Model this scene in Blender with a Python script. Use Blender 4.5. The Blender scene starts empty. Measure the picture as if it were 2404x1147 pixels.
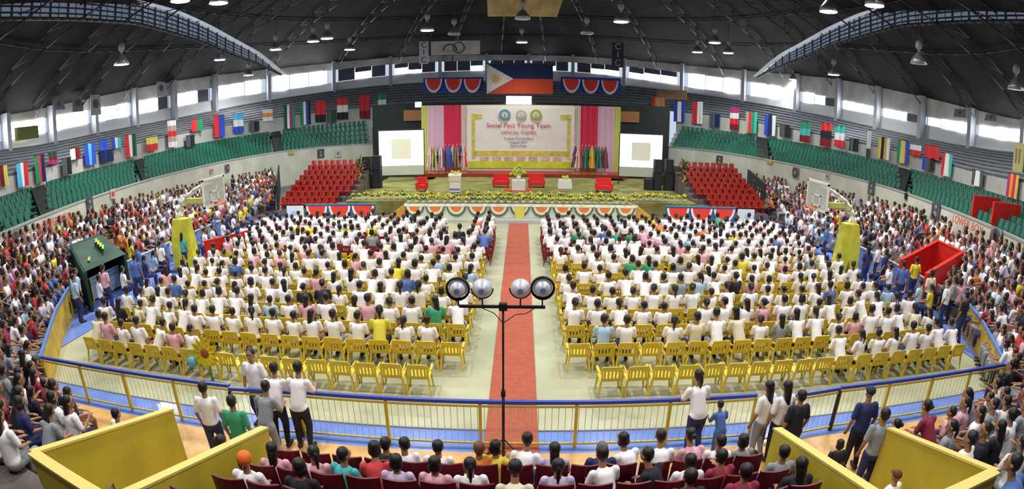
import bpy, math, random
import numpy as np
from mathutils import Matrix, Vector
random.seed(7)
rng = np.random.default_rng(7)
sc = bpy.context.scene
C = sc.collection
pi = math.pi

# ------------------------------------------------------------------ camera
CAM_F, CAM_P, CAM_Y, CAM_R = 1294.65, 0.2439, -0.01704, 0.00404   # px per radian, pitch, yaw, roll
CAM_LOC = np.array((0.305, 0.0, 6.42))
def cam_axes():
    cp, sp, cy, sy = math.cos(CAM_P), math.sin(CAM_P), math.cos(CAM_Y), math.sin(CAM_Y)
    F = np.array([sy*cp, cy*cp, -sp]); R = np.array([cy, -sy, 0.0]); U = np.cross(R, F)
    c, s = math.cos(CAM_R), math.sin(CAM_R)
    return c*R+s*U, -s*R+c*U, F
AR, AU, AF = cam_axes()
cd = bpy.data.cameras.new('camera'); cam = bpy.data.objects.new('camera', cd); C.objects.link(cam)
cam.matrix_world = Matrix(((AR[0], AU[0], -AF[0], CAM_LOC[0]), (AR[1], AU[1], -AF[1], CAM_LOC[1]), (AR[2], AU[2], -AF[2], CAM_LOC[2]), (0, 0, 0, 1)))
cd.type = 'PANO'; cd.panorama_type = 'FISHEYE_LENS_POLYNOMIAL'; cd.sensor_width = 36; cd.fisheye_fov = pi
cd.fisheye_polynomial_k0 = 0; cd.fisheye_polynomial_k1 = -1/(CAM_F*36/2404)
cd.fisheye_polynomial_k2 = cd.fisheye_polynomial_k3 = cd.fisheye_polynomial_k4 = 0
cd.clip_end = 500
sc.camera = cam
# ------------------------------------------------------------------ world, exposure
w = bpy.data.worlds.new('world'); sc.world = w; w.use_nodes = True
w.node_tree.nodes['Background'].inputs[0].default_value = (0.55, 0.65, 0.8, 1)
w.node_tree.nodes['Background'].inputs[1].default_value = 1.0
sc.view_settings.view_transform = 'Standard'; sc.view_settings.look = 'None'
sc.view_settings.gamma = 1; sc.view_settings.use_curve_mapping = False
sc.view_settings.exposure = 0.0
sc.cycles.use_denoising = True; sc.cycles.adaptive_threshold = 0.025
sc.cycles.max_bounces = 5; sc.cycles.diffuse_bounces = 3; sc.cycles.glossy_bounces = 2; sc.cycles.transparent_max_bounces = 8
sc.cycles.sample_clamp_indirect = 4
LAMP_W = 395.0      # watts of one high-bay lamp
WIN_E = 14.0         # strength of the daylit window panes

def px_dir(x, y):
    dx, dy = x-1202.0, 573.5-y; r = max(math.hypot(dx, dy), 1e-6); t = r/CAM_F
    return (math.sin(t)*dx/r)*AR + (math.sin(t)*dy/r)*AU + math.cos(t)*AF
def at_z(x, y, z):
    d = px_dir(x, y); return CAM_LOC + d*((z-CAM_LOC[2])/d[2])
def at_y(x, y, Y):
    d = px_dir(x, y); return CAM_LOC + d*((Y-CAM_LOC[1])/d[1])
def proj(P):
    v = np.asarray(P, float)-CAM_LOC; a, b, c = v@AR, v@AU, v@AF
    rh = math.hypot(a, b); r = CAM_F*math.atan2(rh, c)
    return 1202+r*a/rh, 573.5-r*b/rh

# ------------------------------------------------------------------ materials
MATS = {}
def mat(name, col, rough=0.7, metal=0.0, noise=0.0, scale=3.0, emit=0.0, alpha=1.0, col2=None, spec=0.3, trans=0.0):
    if name in MATS: return MATS[name]
    m = bpy.data.materials.new(name); m.use_nodes = True; MATS[name] = m
    nt = m.node_tree; b = nt.nodes['Principled BSDF']
    b.inputs['Base Color'].default_value = (*col, 1); b.inputs['Roughness'].default_value = rough
    b.inputs['Metallic'].default_value = metal; b.inputs['Specular IOR Level'].default_value = spec
    b.inputs['Alpha'].default_value = alpha; b.inputs['Transmission Weight'].default_value = trans
    if emit: 
        b.inputs['Emission Color'].default_value = (*col, 1); b.inputs['Emission Strength'].default_value = emit
    if noise or col2:
        n = nt.nodes.new('ShaderNodeTexNoise'); n.inputs['Scale'].default_value = scale; n.inputs['Detail'].default_value = 4
        tc = nt.nodes.new('ShaderNodeTexCoord'); nt.links.new(tc.outputs['Object'], n.inputs['Vector'])
        r = nt.nodes.new('ShaderNodeValToRGB'); e = r.color_ramp.elements
        c2 = col2 or tuple(min(1, c*(1+noise)) for c in col); c1 = col if col2 else tuple(c*(1-noise) for c in col)
        e[0].position = .35; e[1].position = .65; e[0].color = (*c1, 1); e[1].color = (*c2, 1)
        nt.links.new(n.outputs['Fac'], r.inputs['Fac']); nt.links.new(r.outputs['Color'], b.inputs['Base Color'])
        if emit: nt.links.new(r.outputs['Color'], b.inputs['Emission Color'])
    return m
def plain(r, g, b):
    return mat(f'paint {r:.2f} {g:.2f} {b:.2f}', (r, g, b), 0.6)

# ------------------------------------------------------------------ mesh builder
class MB:
    def __init__(s): s.v = []; s.f = []; s.m = []; s.k = 0; s.sm = []
    def add(s, vs, fs, smooth=False):
        o = len(s.v); s.v += [tuple(map(float, p)) for p in vs]; s.f += [tuple(i+o for i in f) for f in fs]
        s.m += [s.k]*len(fs); s.sm += [smooth]*len(fs); return s
    def quad(s, a, b, c, d): return s.add([a, b, c, d], [(0, 1, 2, 3)])
    def box(s, c, d, rz=0.0, tilt=0.0, top=1.0):
        x, y, z = d[0]/2, d[1]/2, d[2]/2; vs = []
        for k in (-1, 1):
            t = top if k > 0 else 1.0
            for i, j in ((-1, -1), (1, -1), (1, 1), (-1, 1)): vs.append((i*x*t, j*y*t, k*z))
        ct, st = math.cos(tilt), math.sin(tilt); cr, sr = math.cos(rz), math.sin(rz); out = []
        for a, b, e in vs:
            b, e = b*ct-e*st, b*st+e*ct
            out.append((c[0]+a*cr-b*sr, c[1]+a*sr+b*cr, c[2]+e))
        return s.add(out, [(0, 3, 2, 1), (4, 5, 6, 7), (0, 1, 5, 4), (1, 2, 6, 5), (2, 3, 7, 6), (3, 0, 4, 7)])
    def cyl(s, p, q, r, r2=None, n=8, cap=True):
        p, q = Vector(p), Vector(q); r2 = r if r2 is None else r2; d = (q-p)
        if d.length < 1e-6: return s
        d.normalize(); a = Vector((0, 0, 1)) if abs(d.z) < .9 else Vector((1, 0, 0)); u = d.cross(a).normalized(); v = d.cross(u)
        vs = []
        for c, rr in ((p, r), (q, r2)):
            for i in range(n):
                t = 2*pi*i/n; vs.append(c+(u*math.cos(t)+v*math.sin(t))*rr)
        fs = [(i, (i+1) % n, n+(i+1) % n, n+i) for i in range(n)]
        s.add(vs, fs, True)
        if cap: 
            o = len(s.v)-2*n; s.f += [tuple(o+i for i in range(n))[::-1], tuple(o+n+i for i in range(n))]; s.m += [s.k]*2; s.sm += [False]*2
        return s
    def tube(s, pts, r, n=6):
        for a, b in zip(pts[:-1], pts[1:]): s.cyl(a, b, r, n=n)
        return s
    def lathe(s, prof, c=(0, 0, 0), n=16, axis='z'):
        vs = []
        for r, z in prof:
            for i in range(n):
                t = 2*pi*i/n; a, b = r*math.cos(t), r*math.sin(t)
                vs.append((c[0]+a, c[1]+b, c[2]+z) if axis == 'z' else (c[0]+a, c[1]+z, c[2]+b))
        fs = [(j*n+i, j*n+(i+1) % n, (j+1)*n+(i+1) % n, (j+1)*n+i) for j in range(len(prof)-1) for i in range(n)]
        return s.add(vs, fs, True)
    def ball(s, c, r, n=10, m=7):
        r = (r, r, r) if not hasattr(r, '__len__') else r
        return s._ball(c, r, n, m)
    def _ball(s, c, r, n, m):
        vs = [(c[0], c[1], c[2]-r[2])]
        for j in range(1, m):
            t = -pi/2+pi*j/m
            for i in range(n): a = 2*pi*i/n; vs.append((c[0]+r[0]*math.cos(t)*math.cos(a), c[1]+r[1]*math.cos(t)*math.sin(a), c[2]+r[2]*math.sin(t)))
        vs.append((c[0], c[1], c[2]+r[2])); L = len(vs)-1
        fs = [(0, 1+(i+1) % n, 1+i) for i in range(n)]
        for j in range(m-2):
            for i in range(n): a = 1+j*n; fs.append((a+i, a+(i+1) % n, a+n+(i+1) % n, a+n+i))
        a = 1+(m-2)*n; fs += [(a+i, a+(i+1) % n, L) for i in range(n)]
        return s.add(vs, fs, True)
    def prism(s, poly, thick, frame=None):
        """extrude a 2-D outline (x, z) by thick along y; frame maps local to world"""
        n = len(poly); vs = [(x, -thick/2, z) for x, z in poly]+[(x, thick/2, z) for x, z in poly]
        if frame: vs = [frame(p) for p in vs]
        return s.add(vs, [tuple(range(n)), tuple(range(n, 2*n))[::-1]]+[(i, n+i, n+(i+1) % n, (i+1) % n) for i in range(n)])
    def mesh(s, name, mats):
        me = bpy.data.meshes.new(name); me.from_pydata(s.v, [], s.f)
        for m in (mats if isinstance(mats, (list, tuple)) else [mats]): me.materials.append(m)
        me.polygons.foreach_set('material_index', s.m); me.polygons.foreach_set('use_smooth', s.sm); me.update(); return me
    def obj(s, name, mats, parent=None, loc=None, rz=0.0):
        o = bpy.data.objects.new(name, s.mesh(name, mats)); C.objects.link(o)
        if parent: o.parent = parent
        if loc is not None: o.location = loc
        if rz: o.rotation_euler = (0, 0, rz)
        return o
def tag(o, label=None, cat=None, group=None, kind=None):
    if label: o['label'] = label
    if cat: o['category'] = cat
    if group: o['group'] = group
    if kind: o['kind'] = kind
    return o
def thing(name, label, cat, loc=(0, 0, 0), rz=0.0, group=None):
    o = bpy.data.objects.new(name, None); C.objects.link(o); o.location = loc; o.rotation_euler = (0, 0, rz); o.empty_display_size = .1
    return tag(o, label, cat, group)
def struct(name, mb, m): return tag(mb.obj(name, m), kind='structure')
KIDS = {}
def dup(root, loc, rz=0.0, label=None, group=None, scale=None):
    if root.name not in KIDS: KIDS[root.name] = [(c, list(c.children)) for c in root.children]
    r = root.copy(); C.objects.link(r); r.location = loc; r.rotation_euler = (0, 0, rz)
    if label: r['label'] = label
    if group: r['group'] = group
    if scale: r.scale = scale
    ks = []
    for ch, gs in KIDS[root.name]:
        c = ch.copy(); C.objects.link(c); c.parent = r; ks.append(c)
        for g in gs:
            d = g.copy(); C.objects.link(d); d.parent = c
    return r, ks
ORD = ['', 'first', 'second', 'third', 'fourth', 'fifth', 'sixth', 'seventh', 'eighth', 'ninth', 'tenth', 'eleventh', 'twelfth', 'thirteenth', 'fourteenth', 'fifteenth', 'sixteenth', 'seventeenth', 'eighteenth', 'nineteenth', 'twentieth']
def nth(n):
    if n < 21: return ORD[n]
    if n % 10 in (1, 2, 3) and n % 100 not in (11, 12, 13): return f"{n}{['st', 'nd', 'rd'][n % 10-1]}"
    return f'{n}th'

# ------------------------------------------------------------------ plan of the bowl, metres
RING=[(-17.2,8,-0.94,-0.33,4.22,5.08,6.96,7.26,8.18,8.49),
  (-18.23,10.92,-0.95,-0.33,4.22,5.08,6.96,7.26,8.18,8.49),
  (-19.27,14,-0.95,-0.31,4.22,5.08,6.93,7.24,8.17,8.48),
  (-20.21,17.03,-0.96,-0.28,4.23,5.05,6.81,7.13,8.09,8.41),
  (-21.06,20.13,-0.97,-0.24,4.28,5.02,6.58,6.94,7.95,8.29),
  (-21.76,23.28,-0.98,-0.2,4.35,5.04,6.34,6.81,7.84,8.25),
  (-22.34,26.44,-0.99,-0.16,4.38,5.13,6.26,6.9,7.88,8.4),
  (-22.78,29.42,-0.99,-0.1,4.42,5.28,6.33,7.11,8.05,8.7),
  (-22.98,32.59,-1,-0.05,4.51,5.45,6.49,7.31,8.28,9.07),
  (-23.07,35.86,-1,0,4.66,5.61,6.67,7.53,8.56,9.48),
  (-22.96,39.16,-1,0.06,4.79,5.77,6.86,7.81,8.87,9.95),
  (-22.65,42.44,-0.99,0.13,4.87,5.92,7.1,8.14,9.22,10.41),
  (-22.12,45.54,-0.97,0.24,4.96,6.09,7.44,8.48,9.65,10.84),
  (-21.14,48.7,-0.92,0.39,5.11,6.3,7.91,8.88,10.22,11.29),
  (-19.61,51.37,-0.76,0.65,5.32,6.54,8.47,9.39,10.86,11.78),
  (-17.23,53.3,-0.51,0.86,5.51,6.79,9.02,9.95,11.42,12.25),
  (-14.19,54.61,-0.32,0.95,5.61,6.98,9.43,10.45,11.82,12.61),
  (-11.14,55.39,-0.2,0.98,5.58,7.07,9.66,10.79,12.05,12.8),
  (-7.86,55.9,-0.11,0.99,5.48,7.1,9.75,10.95,12.16,12.85),
  (-4.66,56.13,-0.02,1,5.39,7.12,9.78,11.01,12.21,12.86),
  (-1.5,56.06,0.03,1,5.34,7.13,9.79,11.03,12.23,12.85),
  (1.69,55.95,0.04,1,5.32,7.1,9.79,11.04,12.19,12.82),
  (4.88,55.79,0.1,0.99,5.33,7.02,9.76,10.96,12.07,12.76),
  (8.04,55.29,0.21,0.98,5.37,6.93,9.62,10.68,11.88,12.63),
  (11.24,54.43,0.34,0.94,5.39,6.85,9.36,10.18,11.57,12.37),
  (14.06,53.14,0.54,0.84,5.34,6.72,8.94,9.6,11.13,11.99),
  (16.52,51.03,0.74,0.67,5.21,6.51,8.44,9.09,10.57,11.59),
  (18.31,48.45,0.89,0.46,5.07,6.25,7.96,8.73,9.96,11.25),
  (19.37,45.56,0.96,0.29,4.96,6,7.55,8.47,9.37,10.96),
  (20.15,42.35,0.98,0.22,4.86,5.81,7.2,8.18,8.88,10.64),
  (20.77,39.21,0.98,0.17,4.77,5.64,6.88,7.88,8.5,10.2),
  (21.28,35.96,0.99,0.13,4.65,5.48,6.6,7.61,8.2,9.73),
  (21.65,32.71,1,0.08,4.5,5.34,6.37,7.36,7.94,9.27),
  (21.82,29.54,1,0,4.36,5.19,6.23,7.14,7.75,8.78),
  (21.66,26.39,0.99,-0.12,4.28,5.05,6.25,7.02,7.68,8.34),
  (21.08,23.3,0.98,-0.2,4.24,4.97,6.42,7.07,7.75,8.14),
  (20.38,20.13,0.97,-0.23,4.24,5.01,6.69,7.27,7.92,8.2),
  (19.57,16.98,0.96,-0.27,4.29,5.13,6.94,7.47,8.09,8.33),
  (18.66,13.91,0.95,-0.31,4.33,5.22,7.06,7.57,8.17,8.41),
  (17.63,10.92,0.94,-0.33,4.34,5.25,7.08,7.59,8.19,8.42),
  (16.6,8,0.94,-0.33,4.34,5.25,7.08,7.59,8.19,8.42)]
RG = np.array(RING)     # x y nx ny | green seat top, pale wall top, sill bottom, window bottom, window top, eave
NR = len(RG)
def ring(k):
    k = min(max(k, 0), NR-1-1e-6); i = int(k); t = k-i
    r = RG[i]*(1-t)+RG[min(i+1, NR-1)]*t; n = r[2:4]/np.linalg.norm(r[2:4]); return r[:2], n, r[4:]
def ring_pt(k, off): p, n, z = ring(k); return p+n*off
def ring_find(px, py, off, zguess=None):
    """plan position on the ring at outward offset off, and the height, of what the photo shows at px, py"""
    best = None
    for k in np.linspace(2, 38, 361):
        p = ring_pt(k, off); h = p-CAM_LOC[:2]; d = px_dir(px, py)
        a = math.atan2(d[0], d[1])-math.atan2(h[0], h[1])
        if best is None or abs(a) < best[0]:
            best = (abs(a), k, p, CAM_LOC[2]+d[2]/math.hypot(d[0], d[1])*math.hypot(*h))
    return best[1], best[2], best[3]

# ------------------------------------------------------------------ structure: floor
def floor_mat():
    m = mat('court', (.42, .435, .29), .3, noise=.14, scale=.6, spec=.5)  # noise mottling stands in for soft shadow on the court
    return m
f = MB(); f.quad((-14.2, 9.74, 0), (14.4, 9.74, 0), (14.4, 31.5, 0), (-14.2, 31.5, 0)); struct('floor', f, floor_mat())
f = MB()
for a in (((-17.4, 8.95), (17.2, 9.74)), ((-17.4, 9.74), (-14.2, 34)), ((14.4, 9.74), (17.2, 34))):
    (x0, y0), (x1, y1) = a; f.quad((x0, y0, 0), (x1, y0, 0), (x1, y1, 0), (x0, y1, 0))
struct('floor_blue_border', f, mat('court blue', (.16, .26, .66), .15, noise=.12, scale=1.2, spec=.6))
f = MB(); f.quad((-17.4, 7.0, .0), (17.2, 7.0, .0), (17.2, 8.95, 0), (-17.4, 8.95, 0)); struct('floor_wood_strip', f, mat('wood floor', (.62, .36, .13), .35, noise=.2, scale=2))
f = MB(); f.quad((-40, -14, -.02), (40, -14, -.02), (40, 75, -.02), (-40, 75, -.02)); struct('ground', f, mat('concrete floor', (.12, .12, .12), .9))
f = MB()
for (x, y, dx, dy) in ((0, 9.76, 28.4, .05),): f.box((x, y, .003), (dx, dy, .006))
for x in (-14.2, 14.4): f.box((x, 20.6, .003), (.06, 21.8, .006))
struct('floor_lines', f, mat('court line', (.10, .10, .16), .5))
cm = mat('carpet red', (.37, .092, .055), .9, noise=.08, scale=6)
c = MB(); c.box((.15, 20.1, .012), (1.08, 22.4, .024))
tag(c.obj('carpet', cm), 'long orange-red carpet runner down the centre aisle to the stage', 'carpet')

# ------------------------------------------------------------------ structure: lower tiers
concrete = mat('tier concrete', (.14, .12, .11), .9, noise=.2, scale=2)
# front edge and back edge of the stand and the floor height at the back, left side then right side
LF = [(-6.3, 7.5), (-7.2, 7.6), (-10, 8.0), (-12.3, 8.9), (-14.4, 11.2), (-16.0, 13.9), (-16.9, 17), (-17.1, 22), (-17.1, 27), (-16.9, 31), (-16.2, 33.5)]
LB = [(-5.0, .2), (-8.5, .8), (-12.8, 2.2), (-16.6, 7.6), (-18.4, 11.8), (-19.7, 15.6), (-20.9, 19.8), (-22.1, 25), (-22.7, 31), (-22.8, 38.5), (-21.8, 45.5)]
LZ = [2.9, 2.9, 2.85, 2.4, 1.95, 1.7, 1.5, 1.3, 1.0, .7, .55]
RF = [(7.0, 7.3), (7.6, 7.5), (10, 7.8), (12.7, 8.9), (14.4, 11.2), (16.0, 13.9), (16.7, 17), (16.9, 22), (16.9, 27), (16.8, 31), (16.5, 34)]
RB = [(5.4, .2), (8.8, .8), (12.8, 2.2), (16.2, 7.6), (17.8, 11.8), (19.0, 15.6), (20.0, 19.8), (21.2, 24.5), (21.5, 31), (21.0, 38), (19.7, 43.5)]
RZ = [2.9, 2.9, 2.85, 2.4, 1.95, 1.7, 1.5, 1.3, 1.0, .7, .55]
NROW = 8
VOM = {1: [(15.6, 17.9), (18.3, 18.6), (18.1, 16.7), (15.4, 15.95)], -1: [(-15.5, 17.4), (-18.2, 18.8), (-18.3, 16.9), (-15.5, 14.9)]}
def in_vom(side, x, y, m):
    P = VOM[side]; c = np.mean(P, axis=0); s = []
    for i in range(4):
        a, b = np.array(P[i]), np.array(P[(i+1) % 4]); d = b-a; n = np.array((-d[1], d[0]))/np.linalg.norm(d); h = n@(np.array((x, y))-a); hc = n@(c-a); s.append(h*np.sign(hc) > -m)
    return all(s)
def tier_pt(side, s, t):
    F, B, Z = (LF, LB, LZ) if side < 0 else (RF, RB, RZ)
    s = min(max(s, 0), len(F)-1-1e-6); i = int(s); u = s-i
    a = np.array(F[i])*(1-u)+np.array(F[i+1])*u; b = np.array(B[i])*(1-u)+np.array(B[i+1])*u
    zb = Z[i]*(1-u)+Z[i+1]*u; return a*(1-t)+b*t, zb
def tier_z(zb, row): return .12+(zb-.12)*row/(NROW-1)
SPEC = 90
for side in (-1, 1):
    f = MB(); prof = []
    ss = np.linspace(0, 10, SPEC)
    for s in ss:
        col = []
        for r in range(NROW):
            t0 = r/NROW; _, zb = tier_pt(side, s, 0); z = tier_z(zb, r)
            for t, zz in ((t0, z), (t0+.55/NROW, z), (t0+.55/NROW, z+.40), (t0+1/NROW, z+.40)):
                p, _ = tier_pt(side, s, t); col.append((p[0], p[1], zz))
        p, _ = tier_pt(side, s, 0); prof.append([(p[0], p[1], 0)]+col)
    n = len(prof[0]); f.add([p for c in prof for p in c], [(j*n+i, j*n+i+1, (j+1)*n+i+1, (j+1)*n+i) for j in range(SPEC-1) for i in range(n-1)])
    def inside(c): 
        return in_vom(side, c[0], c[1], .05)
    keep = [fc for fc in f.f if not inside((sum(f.v[i][0] for i in fc)/4, sum(f.v[i][1] for i in fc)/4))]; f.f = keep; f.m = [0]*len(keep); f.sm = [False]*len(keep)
    struct('wall_lower_tier', f, concrete)
# near centre tier below the camera (rows of moulded seats)
NEAR = [(7.0, .22), (6.12, .55), (5.26, .95), (4.4, 1.4), (3.6, 1.9), (2.8, 2.4)]
f = MB()
for r, (y, z) in enumerate(NEAR): f.box((.25, y, z/2), (8.1, .9, z))
f.box((.3, -3.5, 1.75), (34, 4.6, 3.5)); f.box((-5.2, 1.7, .7), (2.4, 3.4, 1.4)); f.box((5.6, 1.7, .7), (2.4, 3.4, 1.4)); struct('wall_near_tier', f, concrete)
# vomitory openings cut between the parapets: floor slabs
# ------------------------------------------------------------------ balcony ring walls
pale = mat('balcony wall', (.50, .50, .42), .8, noise=.1, scale=.8)
def strip(f, ks, prof):
    """prof(k) -> list of points; join stations"""
    cols = [prof(k) for k in ks]; n = len(cols[0])
    f.add([p for c in cols for p in c], [(j*n+i, j*n+i+1, (j+1)*n+i+1, (j+1)*n+i) for j in range(len(ks)-1) for i in range(n-1)])
KL = np.linspace(0, 15.9, 60); KRr = np.linspace(25.1, NR-1.001, 60); KALL = np.linspace(0, NR-1.001, 160)
def P3(k, off, z): p = ring_pt(k, off); return (p[0], p[1], z)
for nm, K in (('wall_left', KL), ('wall_right', KRr)):
    f = MB(); strip(f, K, lambda k: [P3(k, -.05, 0), P3(k, -.05, 3.25), P3(k, .12, 3.25), P3(k, .12, 2.8)]); struct(nm, f, pale)
    f = MB(); strip(f, K, lambda k: [P3(k, -.08, 3.20), P3(k, -.08, 3.28), P3(k, .15, 3.28)]); struct('trim_1' if K is KL else 'trim_2', f, mat('grey coping', (.3, .31, .3), .7))
f = MB()
for K in (KL, KRr):
    def pr(k):
        _, _, z = ring(k); out = []; bt0 = 3.62
        for r in range(5):
            zt = bt0+(z[0]-bt0)*r/4-.85
            out += [P3(k, .12+.625*r, zt), P3(k, .12+.625*(r+1), zt)]
        return out+[P3(k, 3.25, z[0]-.6), P3(k, 3.25, z[1])]
    strip(f, K, pr)
struct('wall_upper_pale', f, mat('pale wall', (.42, .42, .40), .8, noise=.15, scale=.5))
# dark upper bleachers
dark = mat('upper bleacher', (.10, .115, .13), .6, noise=.25, scale=1.5)
f = MB()
def pr(k):
    _, _, z = ring(k); out = []; N = 8
    for r in range(N):
        z0 = z[1]+(z[2]-z[1])*r/N; z1 = z[1]+(z[2]-z[1])*(r+1)/N
        out += [P3(k, 3.25+5.25*r/N, z0), P3(k, 3.25+5.25*r/N, z1), P3(k, 3.25+5.25*(r+1)/N, z1)]
    return out
strip(f, KALL, pr); struct('wall_upper_bleachers', f, dark)
f = MB(); N = 8
for r in range(N):
    def pr2(k):
        _, _, z = ring(k); z1 = z[1]+(z[2]-z[1])*(r+1)/N; o = 3.25+5.25*r/N
        return [P3(k, o-.02, z1-.07), P3(k, o-.02, z1+.02), P3(k, o+.22, z1+.02)]
    strip(f, KALL, pr2)
struct('trim_3', f, mat('bleacher nosing', (.22, .245, .27), .6))
# window wall: sill, windows, pillars, band
f = MB(); strip(f, KALL, lambda k: [P3(k, 8.4, ring(k)[2][2]), P3(k, 8.45, ring(k)[2][3])]); 
strip(f, KALL, lambda k: [P3(k, 8.4, ring(k)[2][2]), P3(k, 8.2, ring(k)[2][2]), P3(k, 8.2, ring(k)[2][2]-.3)]); struct('trim_4', f, mat('window sill', (.70, .72, .74), .7))
f = MB(); strip(f, KALL, lambda k: [P3(k, 8.45, ring(k)[2][4]), P3(k, 8.4, ring(k)[2][5]+.3)]); struct('trim_5', f, mat('eave band', (.66, .66, .62), .8, noise=.2, scale=.6))
def pane_mat(nm, e, c=(.93, .96, 1.0)):
    m = mat(nm, c, .5, emit=e); return m
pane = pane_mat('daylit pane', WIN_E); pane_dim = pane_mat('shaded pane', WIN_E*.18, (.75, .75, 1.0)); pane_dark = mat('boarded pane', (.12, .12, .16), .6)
frm = mat('window frame', (.5, .52, .56), .6)
nb = 25; ks = np.linspace(2.5, NR-3.5, nb+1)
for i in range(nb):
    a, b = ks[i]+.12, ks[i+1]-.12; mid = (a+b)/2
    f = MB(); centre = 15.2 < mid < 24.6
    parts = 3; mm = []
    for j in range(parts):
        k0 = a+(b-a)*j/parts; k1 = a+(b-a)*(j+1)/parts-.02
        z = ring((k0+k1)/2)[2]; h0, h1 = z[3], z[4]
        u = random.random(); f.k = 0
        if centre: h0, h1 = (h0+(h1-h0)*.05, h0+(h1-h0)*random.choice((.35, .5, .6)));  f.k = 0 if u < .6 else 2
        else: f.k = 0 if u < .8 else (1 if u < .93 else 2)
        pa, pb = ring_pt(k0, 8.42), ring_pt(k1, 8.42)
        za, zb2 = ring(k0)[2], ring(k1)[2]; top = (h1-h0); dz0, dz1 = za[3]-z[3], zb2[3]-z[3]
        f.quad((pa[0], pa[1], h0+dz0), (pb[0], pb[1], h0+dz1), (pb[0], pb[1], h1+dz1), (pa[0], pa[1], h1+dz0))
        if centre:
            f.k = 2; f.quad((pa[0], pa[1], h1+dz0), (pb[0], pb[1], h1+dz1), (pb[0], pb[1], z[4]+dz1), (pa[0], pa[1], z[4]+dz0))
    struct(f'window_{i+1}', f, [pane, pane_dim, pane_dark])
    if not centre:
        f = MB()
        for kk in (a, a+(b-a)/3, a+2*(b-a)/3, b):
            p = ring_pt(kk, 8.36); z = ring(kk)[2]; f.box((p[0], p[1], (z[3]+z[4])/2), (.05, .05, z[4]-z[3]))
        tag(f.obj('window_frame', frm), kind='structure')
for i in range(nb+1):
    f = MB(); p = ring_pt(ks[i], 8.1); z = ring(ks[i])[2]; n = ring(ks[i])[1]; f.box((p[0], p[1], (z[2]+z[5])/2), (.38, .6, z[5]-z[2]+.3), math.atan2(n[1], n[0])+pi/2)
    tag(f.obj('pillar', mat('window pillar', (.45, .47, .50), .7)), kind='structure')
# outer wall behind the camera
NEARP = [(-24, 4), (-20, -5), (-10, -9), (0, -10), (10, -9), (20, -5), (24, 4)]
def R2(k): p = ring_pt(k, 8.5); return p
outer = [(R2(k)[0], R2(k)[1], ring(k)[2][5]) for k in np.linspace(0, NR-1.001, 80)]+[(x, y, 8.3) for x, y in NEARP[::-1]]
f = MB(); m = len(outer)
for i in range(m):
    if i < 79: continue
    a, b = outer[i], outer[(i+1) % m]; f.quad((a[0], a[1], 0), (b[0], b[1], 0), (b[0], b[1], b[2]+.3), (a[0], a[1], a[2]+.3))
struct('wall_rear', f, mat('rear wall', (.3, .3, .28), .8))
# back wall behind the stage
f = MB(); f.box((.2, 51.2, 3.55), (28, .2, 7.1)); struct('wall_stage_back', f, mat('dark hall wall', (.012, .018, .018), .7, noise=.3, scale=.5))
f = MB()
f.box((-8.6, 51.0, 6.0), (4.2, .1, 1.0)); f.box((9.2, 51.0, 6.0), (4.0, .1, 1.0)); struct('trim_6', f, mat('brown fascia', (.30, .13, .05), .7))
f = MB(); f.box((-9.3, 51.0, 7.0), (.6, .1, .5)); struct('window_40', f, pane_dim)
f = MB(); p = at_y(1218, 235, 50.9); f.box((p[0], 50.95, p[2]), (2.3, .1, .75)); struct('window_41', f, pane)

# ------------------------------------------------------------------ roof
ROOF_TOP, RC = 17.0, np.array((0.0, 28.0))
roofm = mat('roof underside', (.021, .020, .018), .85, noise=.5, scale=.35)
f = MB(); NT = 14; cols = []
def roof_pt(o, t):
    z = o[2]+(ROOF_TOP-o[2])*(1-(1-t)**3); return (o[0]+(RC[0]-o[0])*t, o[1]+(RC[1]-o[1])*t, z)
for o in outer: cols.append([roof_pt(o, t) for t in np.linspace(0, 1, NT)])
f.add([p for c in cols for p in c], [(j*NT+i, j*NT+i+1, ((j+1) % m)*NT+i+1, ((j+1) % m)*NT+i) for j in range(m) for i in range(NT-1)], True)
struct('ceiling', f, roofm)
steel = mat('dark truss steel', (.06, .06, .06), .5, metal=.3)
for i, o in enumerate(outer):
    if i % 3 or i > 80: continue
    f = MB(); T = np.linspace(.02, .93, 12); up = [Vector(roof_pt(o, t))-Vector((0, 0, .12)) for t in T]; lo = [Vector(roof_pt(o, t))-Vector((0, 0, .95)) for t in T]
    f.tube(up, .05, 4); f.tube(lo, .06, 4)
    for a, b, c_ in zip(up[:-1], lo[:-1], lo[1:]): f.cyl(a, b, .03, n=4); f.cyl(a, c_, .03, n=4)
    tag(f.obj('roof_truss', steel), f'dark steel roof truss, {nth(i//3+1)} along the rim from the left end', 'truss', 'radial roof trusses')
# purlin rings
for j, t in enumerate((.15, .3, .45, .62, .8)):
    f = MB(); pts = [Vector(roof_pt(o, t))-Vector((0, 0, .12)) for o in outer]; f.tube(pts, .05, 4)
    tag(f.obj('roof_purlin', steel), f'thin dark purlin ring under the roof, {nth(j+1)} from the windows', 'purlin', 'roof purlins')
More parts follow.
